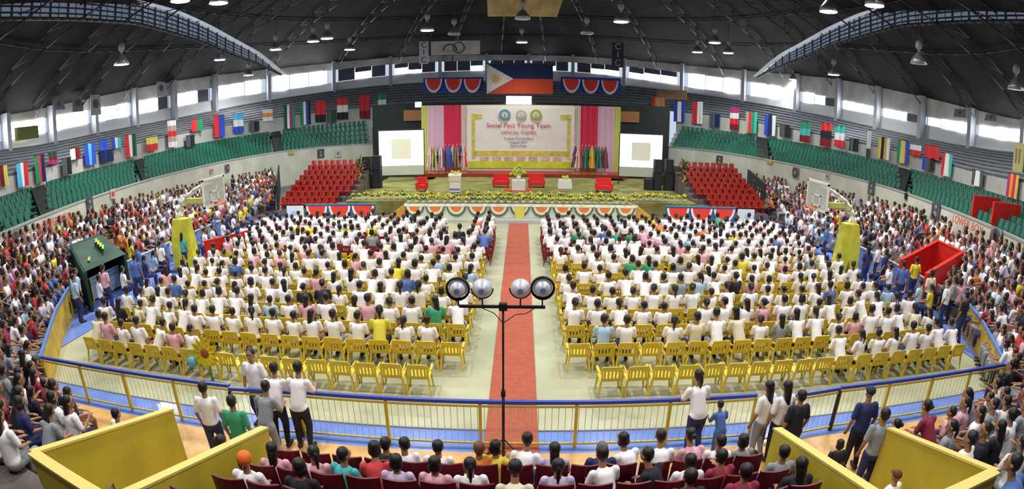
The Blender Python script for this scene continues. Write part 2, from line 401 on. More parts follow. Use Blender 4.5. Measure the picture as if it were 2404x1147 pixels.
# big arched clerestory trusses
glassy = mat('clerestory louvre', (.20, .26, .38), .3, emit=.42); chord = mat('arch chord', (.30, .45, .62), .5, emit=0)  # louvres glow faintly in place of daylight coming through them
for sd in (-1, 1):
    X = -22 if sd < 0 else 22
    top = [(48.5, 10.5), (46, 11.3), (43, 12.15), (39, 12.8), (35, 13.5), (31, 14.0), (27, 14.1), (22, 14.0), (16, 13.6), (10, 12.9)]
    bot = [(48.5, 10.4), (46, 10.8), (43, 11.2), (39, 11.6), (35, 12.2), (31, 12.5), (27, 12.75), (22, 12.5), (16, 12.1), (10, 11.6)]
    Y = np.linspace(48.5, 10, 60); zt = np.interp(-Y, [-a for a, _ in top], [z for _, z in top]); zb = np.interp(-Y, [-a for a, _ in bot], [z for _, z in bot])
    for k in range(2): zt[1:-1] = (zt[:-2]+zt[1:-1]*2+zt[2:])/4; zb[1:-1] = (zb[:-2]+zb[1:-1]*2+zb[2:])/4
    t = thing('clerestory_arch', f'large curved clerestory truss with blue-grey louvres high over the {"left" if sd < 0 else "right"} stand', 'truss', (X, 30, 0))
    L = lambda p: (p[0]-X, p[1]-30, p[2])
    f = MB(); f.tube([L((X, y, z)) for y, z in zip(Y, zt)], .13, 5)
    for y0, y1, z0, z1 in zip(Y[:-1], Y[1:], zt[:-1], zt[1:]): f.add([L((X-sd*.5, y0, z0-.1)), L((X, y0, z0-.1)), L((X, y1, z1-.1)), L((X-sd*.5, y1, z1-.1))], [(0, 1, 2, 3)])
    f.obj('top_chord', mat('top chord painted daylight', (.80, .88, .95), .35, emit=.25), t)  # pale colour and slight emission stand in for daylight on the chord
    f = MB(); f.tube([L((X, y, z)) for y, z in zip(Y, zb)], .11, 5); f.obj('bottom_chord', steel, t)
    f = MB(); g = MB()
    for i in range(0, 59):
        if i % 2 == 0: f.cyl(L((X, Y[i], zb[i])), L((X, Y[i], zt[i])), .06, n=4)
        h0, h1 = zt[i]-zb[i], zt[i+1]-zb[i+1]
        if h0 < .35: continue
        nl = 5
        for j in range(nl):
            a0, a1 = zb[i]+h0*(j+.12)/nl, zb[i]+h0*(j+.85)/nl; b0, b1 = zb[i+1]+h1*(j+.12)/nl, zb[i+1]+h1*(j+.85)/nl
            g.quad(L((X+sd*.05, Y[i]-.04, a0)), L((X+sd*.05, Y[i+1]+.04, b0)), L((X+sd*.12, Y[i+1]+.04, b1)), L((X+sd*.12, Y[i]-.04, a1)))
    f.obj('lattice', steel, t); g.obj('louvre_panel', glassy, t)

# ------------------------------------------------------------------ high-bay lamps
glow = mat('lamp lens', (1, .98, 1.0), .4, emit=40); glow_g = mat('flood lens', (.75, 1, .85), .4, emit=60); dead = mat('unlit lens', (.35, .35, .33), .3)
alu = mat('lamp reflector', (.35, .34, .40), .3, metal=.6); ballast = mat('lamp ballast', (.35, .36, .33), .5)
LAMPS = [((1003, 72), 12, 1), ((513, 8), 12, 1), ((516, 141), 11.2, 1), ((647, 117), 11.6, 2), ((735, 98), 12, 1), ((768, 91), 12, 1), ((821, 117), 12, 2), ((285, 152), 10.2, 1),
         ((1225, 100), 12, 1), ((1458, 52), 12, 1), ((1227, 45), 12, 0), ((1637, 123), 12, 2), ((1678, 101), 12, 1), ((1710, 125), 12, 1), ((1945, 28), 12, 1), ((2053, 14), 12, 2),
         ((1957, 176), 10.3, 1), ((2157, 150), 10.2, 0), ((2385, 210), 9.4, 0), ((1378, 80), 12, 0), ((1066, 82), 12, 0), ((583, 177), 10.6, 1), ((1863, 187), 10.6, 1), ((423, 3), 12, 2)]
LAMP_WORLD = [(at_z(x, y, z), s) for (x, y), z, s in LAMPS]
for X in (-15, -5, 5, 15):
    for Y in (2, 10, 17, 25): LAMP_WORLD.append((np.array((X, Y, 13.2)), 1))
def light_disk(name, loc, wt, col, size=.7, target=None):
    d = bpy.data.lights.new(name, 'AREA'); d.shape = 'DISK'; d.size = size; d.energy = wt; d.color = col; d.spread = math.radians(150)
    o = bpy.data.objects.new(name, d); C.objects.link(o); o.location = loc; return o
lampmesh = {}
def lamp_meshes(s):
    if s in lampmesh: return lampmesh[s]
    a = MB(); a.lathe([(.08, .62), (.2, .5), (.42, .22), (.48, 0), (.46, 0), (.40, .22), (.18, .48), (.05, .55)], n=18)
    b = MB(); b.lathe([(.001, .0), (.44, .0), (.44, .03), (.001, .03)], n=18)
    c = MB(); c.ball((0, 0, 1.0), (.2, .2, .26)); c.cyl((0, 0, .6), (0, 0, .8), .06)
    d = MB(); d.cyl((0, 0, 1.2), (0, 0, 2.6), .02, n=5)
    lampmesh[s] = (a.mesh('reflector', alu), b.mesh('lens', [dead, glow, glow_g][s]), c.mesh('ballast', ballast), d.mesh('hanger', steel)); return lampmesh[s]
for i, (p, s) in enumerate(LAMP_WORLD):
    where = f'{nth(i+1)} listed' 
    x, y, z = p
    t = thing('high_bay_lamp', '', 'lamp', (x, y, z), 0, 'hanging high-bay lamps')
    for nm, me in zip(('reflector', 'lens', 'ballast', 'hanger'), lamp_meshes(s)):
        o = bpy.data.objects.new(nm, me); C.objects.link(o); o.parent = t
    st = ['unlit', 'glowing white', 'glaring greenish white'][s]
    sidew = 'over the left stand' if x < -14 else 'over the right stand' if x > 14 else 'over the central aisle' if abs(x) < 3 else 'left of the centre' if x < 0 else 'right of the centre'
    t['label'] = f'{st} round high-bay lamp {sidew}, hanging about {int(round(y))} metres out'
    if s: 
        o = light_disk('lamp_light', (x, y, z-.05), LAMP_W, (.93, 1.0, .95) if s == 2 else (1.0, .97, .93)); o.parent = None
        tag(o, kind='helper')

# ------------------------------------------------------------------ stage
for sd, (x0, y0, x1, y1) in ((-1, (-15.85, 33.7, -21.2, 45.6)), (1, (16.6, 34.2, 19.4, 43.8))):
    f = MB(); L = math.hypot(x1-x0, y1-y0); f.box(((x0+x1)/2, (y0+y1)/2, 1.1), (L, .1, 2.2), math.atan2(y1-y0, x1-x0)); struct('passage_shade_panel', f, mat('passage shade paint', (.02, .02, .02), .9))  # near-black panel stands in for the shade of the side entrance
green_carpet = mat('stage carpet', (.20, .20, .06), .9, noise=.35, scale=.8)
f = MB(); f.box((.25, 40.8, .49), (13.8, 18.6, .98)); f.box((.25, 42.2, .40), (22.5, 17.0, .80))
f.obj('stage', green_carpet); st = bpy.data.objects['stage']; tag(st, 'long low stage platform with olive green carpet at the far end', 'stage')
f = MB(); f.box((.2, 48.6, .55), (26, 5, 1.1)); struct('floor_stage_rear', f, mat('stage rear', (.03, .03, .03), .8))
white = mat('white cloth', (.72, .72, .70), .8); cream = mat('cream cloth', (.70, .66, .45), .8)
f = MB(); f.box((.28, 31.42, .45), (13.5, .06, .88)); tag(f.obj('stage_skirt', mat('stage skirt', (.62, .66, .60), .8, noise=.1, scale=2)), 'pale cloth skirt covering the stage front below the half-round swags', 'skirt')
f = MB(); f.box((.28, 31.40, .95), (13.7, .12, .10)); tag(f.obj('stage_trim', mat('stage trim', (.55, .72, .62), .7, col2=(.85, .85, .85), scale=4)), 'white and mint trim board along the stage front edge', 'trim')
f = MB(); f.box((.2, 31.3, .42), (.55, .08, .84)); tag(f.obj('cloth_panel', mat('yellow cloth', (.70, .60, .10), .8)), 'narrow yellow cloth panel at the centre of the stage front', 'panel')
f = MB(); f.box((.2, 31.0, .10), (3.0, .7, .2)); tag(f.obj('stage_step', mat('step grey', (.45, .47, .45), .7)), 'low pale step in front of the stage where the carpet ends', 'step')
orange = mat('ramp ply', (.55, .28, .05), .7, noise=.2, scale=2)
for sd, x0 in ((-1, -6.5), (1, 7.05)):
    f = MB(); F_ = lambda p: p
    f.add([(x0, 31.4, 0), (x0+sd*1.4, 31.4, 0), (x0, 31.4, .98), (x0, 36, 0), (x0+sd*1.4, 36, 0), (x0, 36, .98)], [(0, 1, 2), (3, 5, 4), (1, 4, 5, 2), (0, 2, 5, 3), (0, 3, 4, 1)])
    tag(f.obj('stage_ramp', orange), f'sloping orange plywood wing at the {"left" if sd < 0 else "right"} end of the stage front', 'ramp')
# half-round buntings
def fan_mesh(cols, w=1.0, h=1.0):
    f = MB(); n = 14; radii = [0, .58, .82, 1.0]
    for j in range(3):
        f.k = j
        for i in range(n):
            a0, a1 = pi+pi*i/n, pi+pi*(i+1)/n
            q = []
            for r, a in ((radii[j], a0), (radii[j+1], a0), (radii[j+1], a1), (radii[j], a1)):
                fold = .03*math.sin(a*14) * r; q.append((r*math.cos(a)*w/2, fold, r*math.sin(a)*h))
            f.add(q, [(0, 1, 2, 3)], True)
    return f
def bunting(name, label, cat, loc, rz, cols, w, h, group):
    f = fan_mesh(cols, w, h); f.k = 3 if len(cols) > 3 else 2
    f.box((0, 0, -.02), (w, .03, .05)); o = f.obj(name, cols, None, loc, rz); return tag(o, label, cat, group)
fo = mat('fan orange', (.78, .20, .05), .7); fw = mat('fan white', (.75, .70, .55), .7); fg = mat('fan dark green', (.10, .14, .08), .7)
for i in range(11):
    x = -5.95+1.235*i
    bunting('stage_swag', f'orange, white and green half-round swag on stage front, {nth(i+1)} from its left end', 'swag', (x, 31.33, .9), 0, [fo, fw, fg, fw], 1.15, .62, 'stage front swags')
fr = mat('fan red', (.75, .05, .03), .7); fwh = mat('fan bright white', (.75, .75, .85), .7); fb = mat('fan blue', (.03, .06, .40), .7)
for sd, (xa, xb) in ((-1, (-12.9, -8.4)), (1, (8.9, 13.4))):
    t = thing('low_fence', f'blue-clad low barrier {"left" if sd < 0 else "right"} of the stage carrying red half-round swags', 'barrier', ((xa+xb)/2, 31.6, 0))
    f = MB(); f.box((0, 0, .48), (xb-xa, .06, .95)); f.obj('panel', mat('barrier blue', (.05, .12, .30), .7), t)
    f = MB(); f.box((0, 0, .97), (xb-xa+.1, .1, .05)); f.obj('rail', mat('barrier rail', (.05, .25, .28), .5), t)
    for i in range(3):
        x = xa+.75+1.5*i
        bunting('side_swag', f'red, white and blue half-round swag on the barrier {"left" if sd < 0 else "right"} of the stage, {nth(i+1)} from left', 'swag', (x, 31.5, .94), 0, [fr, fwh, fb, fb] if False else [fr, fr, fwh, fb], 1.42, .92, 'side barrier swags')
    x = xa-.75 if sd < 0 else xb+.75
    f = MB(); f.box((0, 0, .5), (1.15, .05, .8)); f.k = 1; f.box((.1*sd, -.03, .45), (.35, .02, .25)); tag(f.obj('white_banner', [mat('banner white', (.62, .68, .78), .7), mat('banner print', (.35, .5, .75), .7)], None, (x, 31.6, 0)), f'white printed banner at the outer end of the {"left" if sd < 0 else "right"} swag barrier', 'banner')
for sd in (-1, 1):
    for i in range(3):
        if sd < 0: px = (1018, 1064, 1109)[i]
        else: px = (1342, 1387, 1432)[i]
        p = at_y(px, 184+(i*2 if sd > 0 else 0), 55.0)
        bunting('wall_swag', f'red swag high on the back wall, {nth(i+1)} from left, {"left" if sd < 0 else "right"} of the flag', 'swag', p, 0, [fr, fr, fwh, fb], 1.75, 1.45, 'high wall swags')
    p = at_y(1064 if sd < 0 else 1387, 199, 55.15); f = MB(); f.box((0, 0, 0), (6.0, .05, 1.5)); tag(f.obj('bunting_cloth', fb, None, p), f'dark blue cloth behind the three swags {"left" if sd < 0 else "right"} of the flag', 'cloth')
# large flag over the stage
p0, p1 = at_y(1143, 150, 54), at_y(1298, 221, 54); W_, H_ = p1[0]-p0[0], p0[2]-p1[2]
t = thing('large_flag', 'large blue and red national flag with white sun triangle hanging above the stage', 'flag', (p0[0], 54, p1[2]))
f = MB(); f.quad((0, 0, H_/2), (W_, 0, H_/2), (W_, 0, H_), (0, 0, H_)); f.obj('upper_stripe', mat('flag navy', (.008, .018, .07), .7), t)
f = MB(); f.quad((0, 0, 0), (W_, 0, 0), (W_, 0, H_/2), (0, 0, H_/2)); f.obj('lower_stripe', mat('flag red', (.55, .06, .02), .7), t)
f = MB(); f.add([(0, -.03, 0), (H_*.87, -.03, H_/2), (0, -.03, H_)], [(0, 1, 2)]); f.obj('triangle', mat('flag white', (.62, .62, .58), .7), t)
f = MB(); cx, cz = H_*.30, H_/2
for i in range(8):
    a = pi*i/4; f.add([(cx+.62*math.cos(a), -.05, cz+.62*math.sin(a)), (cx+.25*math.cos(a+.35), -.05, cz+.25*math.sin(a+.35)), (cx+.25*math.cos(a-.35), -.05, cz+.25*math.sin(a-.35))], [(0, 1, 2)])
f.add([(cx+.32*math.cos(a), -.06, cz+.32*math.sin(a)) for a in np.linspace(0, 2*pi, 16)[:-1]], [tuple(range(15))])
f.obj('sun', mat('flag gold', (.62, .34, .08), .7), t)
for (sx, sz) in ((.15, .25), (.15, H_-.25), (H_*.72, H_/2)): f = MB(); f.add([(sx+.14*(1 if i % 2 else .45)*math.cos(pi/2+pi*i/5), -.05, sz+.14*(1 if i % 2 else .45)*math.sin(pi/2+pi*i/5)) for i in range(10)], [tuple(range(10))]); f.obj('star', mat('flag gold', (.62, .34, .08), .7), t)

f = MB(); f.cyl((-.05, 0, H_+.05), (W_+.05, 0, H_+.05), .05); f.obj('pole', steel, t)

# ------------------------------------------------------------------ stage backdrop
def text(name, s, size, loc, m, parent=None, rot=(pi/2, 0, 0), al='CENTER', extr=.005):
    cu = bpy.data.curves.new(name, 'FONT'); cu.body = s; cu.size = size; cu.align_x = al; cu.align_y = 'CENTER'; cu.extrude = extr
    t_ = bpy.data.objects.new('tmp', cu); C.objects.link(t_); dg = bpy.context.evaluated_depsgraph_get(); dg.update()
    me = bpy.data.meshes.new_from_object(t_.evaluated_get(dg)); bpy.data.objects.remove(t_); me.materials.clear(); me.materials.append(m)
    o = bpy.data.objects.new(name, me); C.objects.link(o); o.location = loc; o.rotation_euler = rot
    if parent: o.parent = parent
    return o
BY = 47.0; bx0, bx1 = -8.3, 8.72; bz0, bz1 = 1.1, 6.85
t = thing('stage_backdrop', 'wide fabric stage backdrop with crimson, lilac and yellow-green vertical bands', 'backdrop', ((bx0+bx1)/2, BY, bz0))
HW = (bx1-bx0)/2; HH = bz1-bz0
bands = [(-HW, -HW+.55, (.56, .60, .16), 'yellow_green_band'), (-HW+.55, -HW+1.95, (.66, .42, .56), 'lilac_band'), (-HW+1.95, -HW+3.45, (.62, .03, .08), 'crimson_band'), (-HW+3.45, -HW+3.95, (.70, .58, .55), 'pink_band')]
for a, b, c_, nm in bands:
    for sd in (1, -1):
        lo = (1.25 if nm == 'crimson_band' else 0)
        f = MB(); x0, x1 = (a, b) if sd > 0 else (-b, -a); n = 6
        for i in range(n):
            u0, u1 = x0+(x1-x0)*i/n, x0+(x1-x0)*(i+1)/n; y0, y1 = .06*(i % 2), .06*((i+1) % 2); f.quad((u0, y0, lo), (u1, y1, lo), (u1, y1, HH), (u0, y0, HH))
            if lo: f.k = 1; f.quad((u0, y0, 0), (u1, y1, 0), (u1, y1, lo), (u0, y0, lo)); f.k = 0
        f.obj(nm, [mat('backdrop '+nm, c_, .8), mat('backdrop maroon base', (.30, .06, .08), .8)], t)
f = MB(); f.box((0, .05, HH/2), (2*(HW-3.9), .1, HH)); f.obj('centre_cloth', mat('backdrop cream', (.80, .77, .62), .8), t)
f = MB(); f.box((0, .2, HH/2-.5), (HW*2, .12, HH+1)); f.obj('frame', steel, t)
b = thing('backdrop_banner', 'pale printed banner with gold frame, round seals and red title centred on the backdrop', 'banner', ((bx0+bx1)/2+.02, BY-.04, 1.45))
w_, h_ = 9.0, 5.15
f = MB(); f.box((0, 0, h_/2), (w_, .06, h_)); f.obj('sheet', mat('banner sheet', (.86, .82, .80), .7, noise=.05, scale=.6), b)
gold = mat('banner gold', (.66, .56, .10), .6, noise=.2, scale=2); lime = mat('banner lime', (.62, .70, .05), .6, noise=.15, scale=1)
f = MB()
for sx in (-1, 1): f.box((sx*(w_/2-.45), -.04, h_/2+.15), (.28, .02, h_-1.3)); f.box((sx*(w_/2-.75), -.05, h_-.75), (.9, .02, .38)); 
f.box((0, -.045, 1.28), (w_-1.1, .02, .42)); f.obj('gold_frame', gold, b)
f = MB(); f.box((0, -.04, .30), (w_, .02, .6)); f.obj('lime_footer', lime, b)
f = MB()
for i in range(7): f.box((-3.1+i*1.03, -.05, .82), (.72, .02, .36))
f.obj('picture_strip', mat('banner pictures', (.72, .66, .62), .6, col2=(.6, .35, .25), scale=3), b)
for i, (sx, c_) in enumerate(((-1.38, (.16, .34, .38)), (0, (.52, .47, .38)), (1.25, (.42, .42, .10)))):
    f = MB(); f.cyl((sx, -.04, h_-.62), (sx, -.09, h_-.62), .5 if i != 1 else .44, n=24); f.k = 1; f.cyl((sx, -.09, h_-.62), (sx, -.11, h_-.62), .27, n=20); f.k = 2; f.box((sx, -.12, h_-.62), (.2, .02, .26), top=.3)
    f.obj('seal', [mat(f'seal {i}', c_, .6), mat('seal core', (.66, .68, .62), .6), mat(f'seal {i}', c_, .6)], b)
tr = mat('title red', (.62, .10, .18), .6); tg = mat('title grey', (.30, .28, .36), .6)
text('lettering', 'Social Pact Young Team', .56, (-.2, -.06, h_-1.5), tr, b); text('lettering', 'OFFICIAL THEMES', .38, (-.2, -.06, h_-2.12), tr, b)
text('lettering', 'August Convention', .32, (-.2, -.06, h_-2.6), tg, b); text('lettering', 'August 2011', .30, (-.2, -.06, h_-2.95), tg, b); text('lettering', 'Sports Arena', .26, (-.2, -.06, h_-3.25), tg, b)
f = MB(); f.box(((bx0+bx1)/2, 45.6, 1.1), (17.4, 2.4, .27)); tag(f.obj('stage_riser', mat('maroon riser', (.28, .04, .03), .8)), 'low maroon riser running along the foot of the backdrop', 'riser')

# ------------------------------------------------------------------ projection screens, speakers
for sd, xs in ((-1, (890, 993)), (1, (1457, 1555))):
    a = at_y(xs[0], 308 if sd < 0 else 313, 43.0); c_ = at_y(xs[1], 305 if sd < 0 else 318, 43.0); W2 = c_[0]-a[0]; top = (a[2]+c_[2])/2
    t = thing('projection_screen', f'bright white projection screen on black legs {"left" if sd < 0 else "right"} of the backdrop', 'screen', ((a[0]+c_[0])/2, 43, .8), sd*-.12)
    h1 = top-.8; z0 = .55
    f = MB(); f.quad((-W2/2, 0, z0+.75), (W2/2, 0, z0+.75), (W2/2, 0, h1), (-W2/2, 0, h1)); f.obj('projected_picture', mat('projected light', (.95, .98, 1.0), .5, emit=.62), t)
    f = MB(); f.quad((-W2*.22, -.01, z0+1.3), (W2*.22, -.01, z0+1.3), (W2*.22, -.01, h1-.65), (-W2*.22, -.01, h1-.65)); f.obj('projected_emblem', mat('projected emblem', (.66, .78, .60), .5, col2=(.85, .72, .62), scale=1.2, emit=.25), t)
    f = MB(); f.box((0, 0, z0+.37), (W2, .02, .75)); f.obj('fabric_bottom', mat('screen fabric', (.55, .60, .50), .7), t)
    f = MB(); f.box((0, .05, h1+.05), (W2+.1, .08, .08))
    for x in (-1, 1): f.box((x*(W2/2+.04), .05, h1/2), (.06, .08, h1)); f.box((x*(W2/2+.04), .05, .03), (.08, .9, .06))
    f.obj('stand_frame', steel, t)
blackm = mat('speaker black', (.012, .012, .018), .5); grille = mat('speaker grille', (.03, .03, .04), .8)
SPK = [(-11.1, 39.6, .8, .62, 1.25), (-11.1, 39.6, 2.05, .62, 1.1), (-10.35, 39.6, .8, .62, 1.35), (-10.35, 39.6, 2.15, .62, 1.05), (10.3, 39.6, .8, .62, 1.25), (10.3, 39.6, 2.05, .55, 1.0), (11.15, 39.6, .8, .68, 1.3), (11.15, 39.6, 2.1, .55, 1.0), (9.65, 39.6, .8, .6, .8)]
for i, (x, y, z, w2, h2) in enumerate(SPK):
    pos = 'topmost' if z > 1 else 'floor'
    nmx = 'left' if x < 0 else 'right'; inn = 'inner' if abs(x) < 10.9 else 'outer'
    lab = f'black loudspeaker, {pos} box of the {inn} stack by the {nmx} projection screen' if i != 8 else 'short black loudspeaker alone beside the right projection screen'
    t = thing('loudspeaker', lab, 'speaker', (x, y, z))
    f = MB(); f.box((0, 0, h2/2), (w2, .6, h2)); f.obj('cabinet', blackm, t); f = MB(); f.box((0, -.31, h2/2), (w2-.08, .02, h2-.1)); f.obj('grille', grille, t)
# garland posts, palms
leafg = mat('leaf green', (.05, .16, .04), .6, noise=.4, scale=8); yel = mat('flower yellow', (.72, .60, .06), .6)
for sd, x in ((-1, -11.3), (1, 11.9)):
    t = thing('tall_palm', f'tall leafy palm arrangement beside the {"left" if sd < 0 else "right"} loudspeakers', 'plant', (x, 38.2, .8))
    f = MB(); f.cyl((0, 0, 0), (0, 0, .45), .2, .26, 12); f.obj('pot', mat('pot brown', (.2, .1, .05), .7), t); f = MB(); f.cyl((0, 0, .4), (0, 0, 1.9), .05); f.obj('stem', mat('stem', (.15, .18, .05), .7), t)
    f = MB()
    for i in range(14):
        a = i*2.4; el = .5+.06*i; ln = 1.1; pr_ = None
        for j in range(6):
            u = j/5; r = ln*u*math.cos(el); p = (r*math.cos(a), r*math.sin(a), 1.2+.07*i+ln*u*math.sin(el)-.5*u*u); wd = .10*(1-u)+.02
            q = ((p[0]-wd*math.sin(a), p[1]+wd*math.cos(a), p[2]), (p[0]+wd*math.sin(a), p[1]-wd*math.cos(a), p[2]))
            if pr_: f.quad(pr_[0], pr_[1], q[1], q[0])
            pr_ = q
    f.obj('frond_leaves', leafg, t)
    f = MB(); [f.ball((.1*math.cos(i), .1*math.sin(i)-.1, .4+.12*i), .09, 6, 4) for i in range(9)]; f.obj('yellow_blossom', yel, t)
# potted flowers along the stage edges
t0 = thing('flower_pot', 'x', 'plant', (0, 0, -50))
f = MB(); f.cyl((0, 0, 0), (0, 0, .16), .09, .12, 8); f.obj('pot', mat('pot white', (.55, .5, .4), .7), t0)
f = MB()
for i in range(26):
    a = i*2.4; r = .04+.14*((i*37) % 10)/10; z = .2+.25*((i*53) % 10)/10; f.add([(r*math.cos(a), r*math.sin(a), z), (r*math.cos(a)+.07, r*math.sin(a), z+.09), (r*math.cos(a), r*math.sin(a)+.06, z+.13), (r*math.cos(a)-.06, r*math.sin(a), z+.07)], [(0, 1, 2, 3)])
f.obj('leaves', leafg, t0); f = MB()
for i in range(11): a = i*2.4+.4; r = .15*((i*29) % 10)/10+.02; f.ball((r*math.cos(a), r*math.sin(a), .34+.14*((i*31) % 10)/10), .065, 6, 4)
f.obj('blossom', yel, t0)
pots = [(-6.3+.42*i, 31.75, .98, 'front') for i in range(32)]+[(-10.6+.42*i, 34.3, .8, 'left') for i in range(9)]+[(7.5+.42*i, 34.3, .8, 'right') for i in range(9)]+[(-6.0+.62*i, 33.0, .98, 'second') for i in range(20)]
for i, (x, y, z, w3) in enumerate(pots):
    n_ = {'front': i+1, 'left': i-31, 'right': i-40, 'second': i-49}[w3]
    lab = {'front': f'yellow flower pot on the stage front edge, {nth(n_)} from the left', 'left': f'yellow flower pot on the left wing of the stage, {nth(n_)} from left', 'right': f'yellow flower pot on the right wing of the stage, {nth(n_)} from left', 'second': f'yellow flower pot in the row behind the stage edge, {nth(n_)} from left'}[w3]
    s_ = .8+.35*random.random()
    if i == 0: t0.location = (x, y, z); t0['label'] = lab; t0['group'] = 'flower pots edging the stage'
    else: dup(t0, (x, y, z), random.random()*6, lab, 'flower pots edging the stage', (s_, s_, s_))
# furniture on stage
redm = mat('chair red', (.66, .03, .03), .6)
def armchair(x, y, z, lab, w=.75):
    t = thing('red_armchair', lab, 'armchair', (x, y, z))
    f = MB(); f.box((0, 0, .3), (w, .7, .28)); f.obj('seat', redm, t); f = MB(); f.box((0, .3, .62), (w, .14, .6), top=.9); f.obj('backrest', redm, t)
    for s in (-1, 1): f = MB(); f.box((s*(w/2-.05), 0, .42), (.14, .66, .36)); f.obj('armrest', redm, t)
    f = MB()
    for a in (-1, 1):
        for b_ in (-1, 1): f = MB(); f.cyl((a*(w/2-.1), b_*.28, 0), (a*(w/2-.1), b_*.28, .17), .03); f.obj('leg', blackm, t)
armchair(-6.45, 36.7, .98, 'red upholstered armchair on the left half of the stage'); armchair(5.9, 36.9, .98, 'wide red upholstered settee on the right half of the stage', 1.15)
for x, y, w3, lab in ((-1.15, 38.6, .9, 'low red sofa left of the white stage table'), (1.35, 38.6, .9, 'low red sofa right of the white stage table')): armchair(x, y, .98, lab, w3*1.3)
def lectern(x, y, z, lab, h=1.25, w=.75, mt=None):
    t = thing('lectern', lab, 'lectern', (x, y, z))
    f = MB(); f.box((0, 0, h*.35), (w*.9, .5, h*.7)); f.obj('body', mt or white, t); f = MB(); f.box((0, -.03, h*.85), (w, .55, h*.3)); f.obj('front_panel', cream, t)
    f = MB(); f.box((0, 0, h+.02), (w+.08, .6, .05), tilt=.15); f.obj('top', white, t)
    f = MB(); [f.ball((random.uniform(-.3, .3), random.uniform(-.1, .1), h+.12+random.random()*.15), .07, 6, 4) for i in range(12)]; f.obj('flowers', yel, t)
    f = MB(); f.box((0, -.27, h*.28), (w*.92, .02, .12)); f.box((0, -.27, h*.1), (w*.92, .02, .1)); f.obj('purple_stripe', mat('lectern purple', (.25, .2, .42), .7), t)
lectern(-4.0, 35.3, .98, 'white lectern with purple stripes and flowers on top, left of stage centre')
t = thing('centre_table', 'small white draped table with a tall yellow-green flower arrangement at stage centre', 'table', (.1, 37.2, .98))
f = MB(); f.box((0, 0, .35), (.9, .7, .7)); f.obj('cloth', white, t); f = MB(); f.cyl((0, 0, .7), (0, 0, 1.0), .12, .16); f.obj('vase', white, t)
f = MB()
for i in range(30): a = i*2.4; r = .1+.5*((i*37) % 10)/10; f.ball((r*math.cos(a), .3*r*math.sin(a), 1.05+.8*((i*53) % 10)/10*(1-r)), .09, 6, 4)
f.obj('flowers', mat('lime flowers', (.50, .62, .06), .6), t)
f = MB(); f.box((0, 0, .06), (1.2, 1.0, .12)); tag(f.obj('red_platform', redm, None, (.1, 37.2, .98-.0)), 'red cloth mat under the white centre table on stage', 'mat')
bpy.data.objects['red_platform'].scale = (1.6, 1, .25)
t = thing('side_table', 'small white skirted table with yellow-green flowers, right of stage centre', 'table', (3.35, 38.4, .98))
f = MB(); f.box((0, 0, .3), (1.0, .7, .6), top=.85); f.obj('cloth', white, t); f = MB(); [f.ball((random.uniform(-.3, .3), 0, .68+random.random()*.15), .1, 6, 4) for i in range(9)]; f.obj('flowers', mat('lime flowers', (.50, .62, .06), .6), t)
# flags on poles
def cloth(f, w, h, folds=3, amp=.05, z0=0.0):
    n = folds*4; f0 = f.k
    return [(w*i/n, amp*math.sin(2*pi*i/4)) for i in range(n+1)]
fcols = [(.65, .05, .04), (.05, .08, .35), (.70, .55, .05), (.04, .25, .12), (.6, .6, .62), (.62, .22, .03), (.35, .03, .05), (.03, .05, .10), (.45, .1, .3)]
for sd, xs in ((-1, (1012, 1090)), (1, (1350, 1420))):
    for i in range(10):
        px = xs[0]+(xs[1]-xs[0])*i/9; y = 45.2-.35*(i % 2); p = at_y(px, 405, y)
        c1, c2 = (fcols[(i*2+(sd > 0)*3) % 9], fcols[(i*3+4) % 9]) if sd < 0 else (fcols[[6, 0, 6, 7, 3, 5, 7, 3, 6, 7][i]], fcols[[7, 4, 0, 3, 7, 2, 3, 7, 3, 6][i]])
        t = thing('standing_flag', f'furled flag on a pole, {nth(i+1)} from left in the cluster {"left" if sd < 0 else "right"} of the banner', 'flag', (p[0], y, 1.237), 0, 'flags on poles beside the banner')
        f = MB(); f.cyl((0, 0, 0), (0, 0, 2.3), .02, n=6); f.cyl((0, 0, 0), (0, 0, .05), .16, n=10); f.obj('pole', mat('brass pole', (.5, .35, .12), .4), t)
        f = MB(); n = 10
        for j in range(n):
            a0, a1 = 2*pi*j/n, 2*pi*(j+1)/n; f.k = j % 2
            for (z0, r0), (z1, r1) in (((2.2, .03), (1.4, .13)), ((1.4, .13), (.5, .17))):
                f.quad((r1*math.cos(a0)*(1+.4*(j % 2)), r1*math.sin(a0), z1), (r1*math.cos(a1)*(1+.4*((j+1) % 2)), r1*math.sin(a1), z1), (r0*math.cos(a1), r0*math.sin(a1), z0), (r0*math.cos(a0), r0*math.sin(a0), z0))
        f.obj('flag_cloth', [plain(*c1), plain(*c2)], t); t.scale = (1.5, 1.5, 1.05)

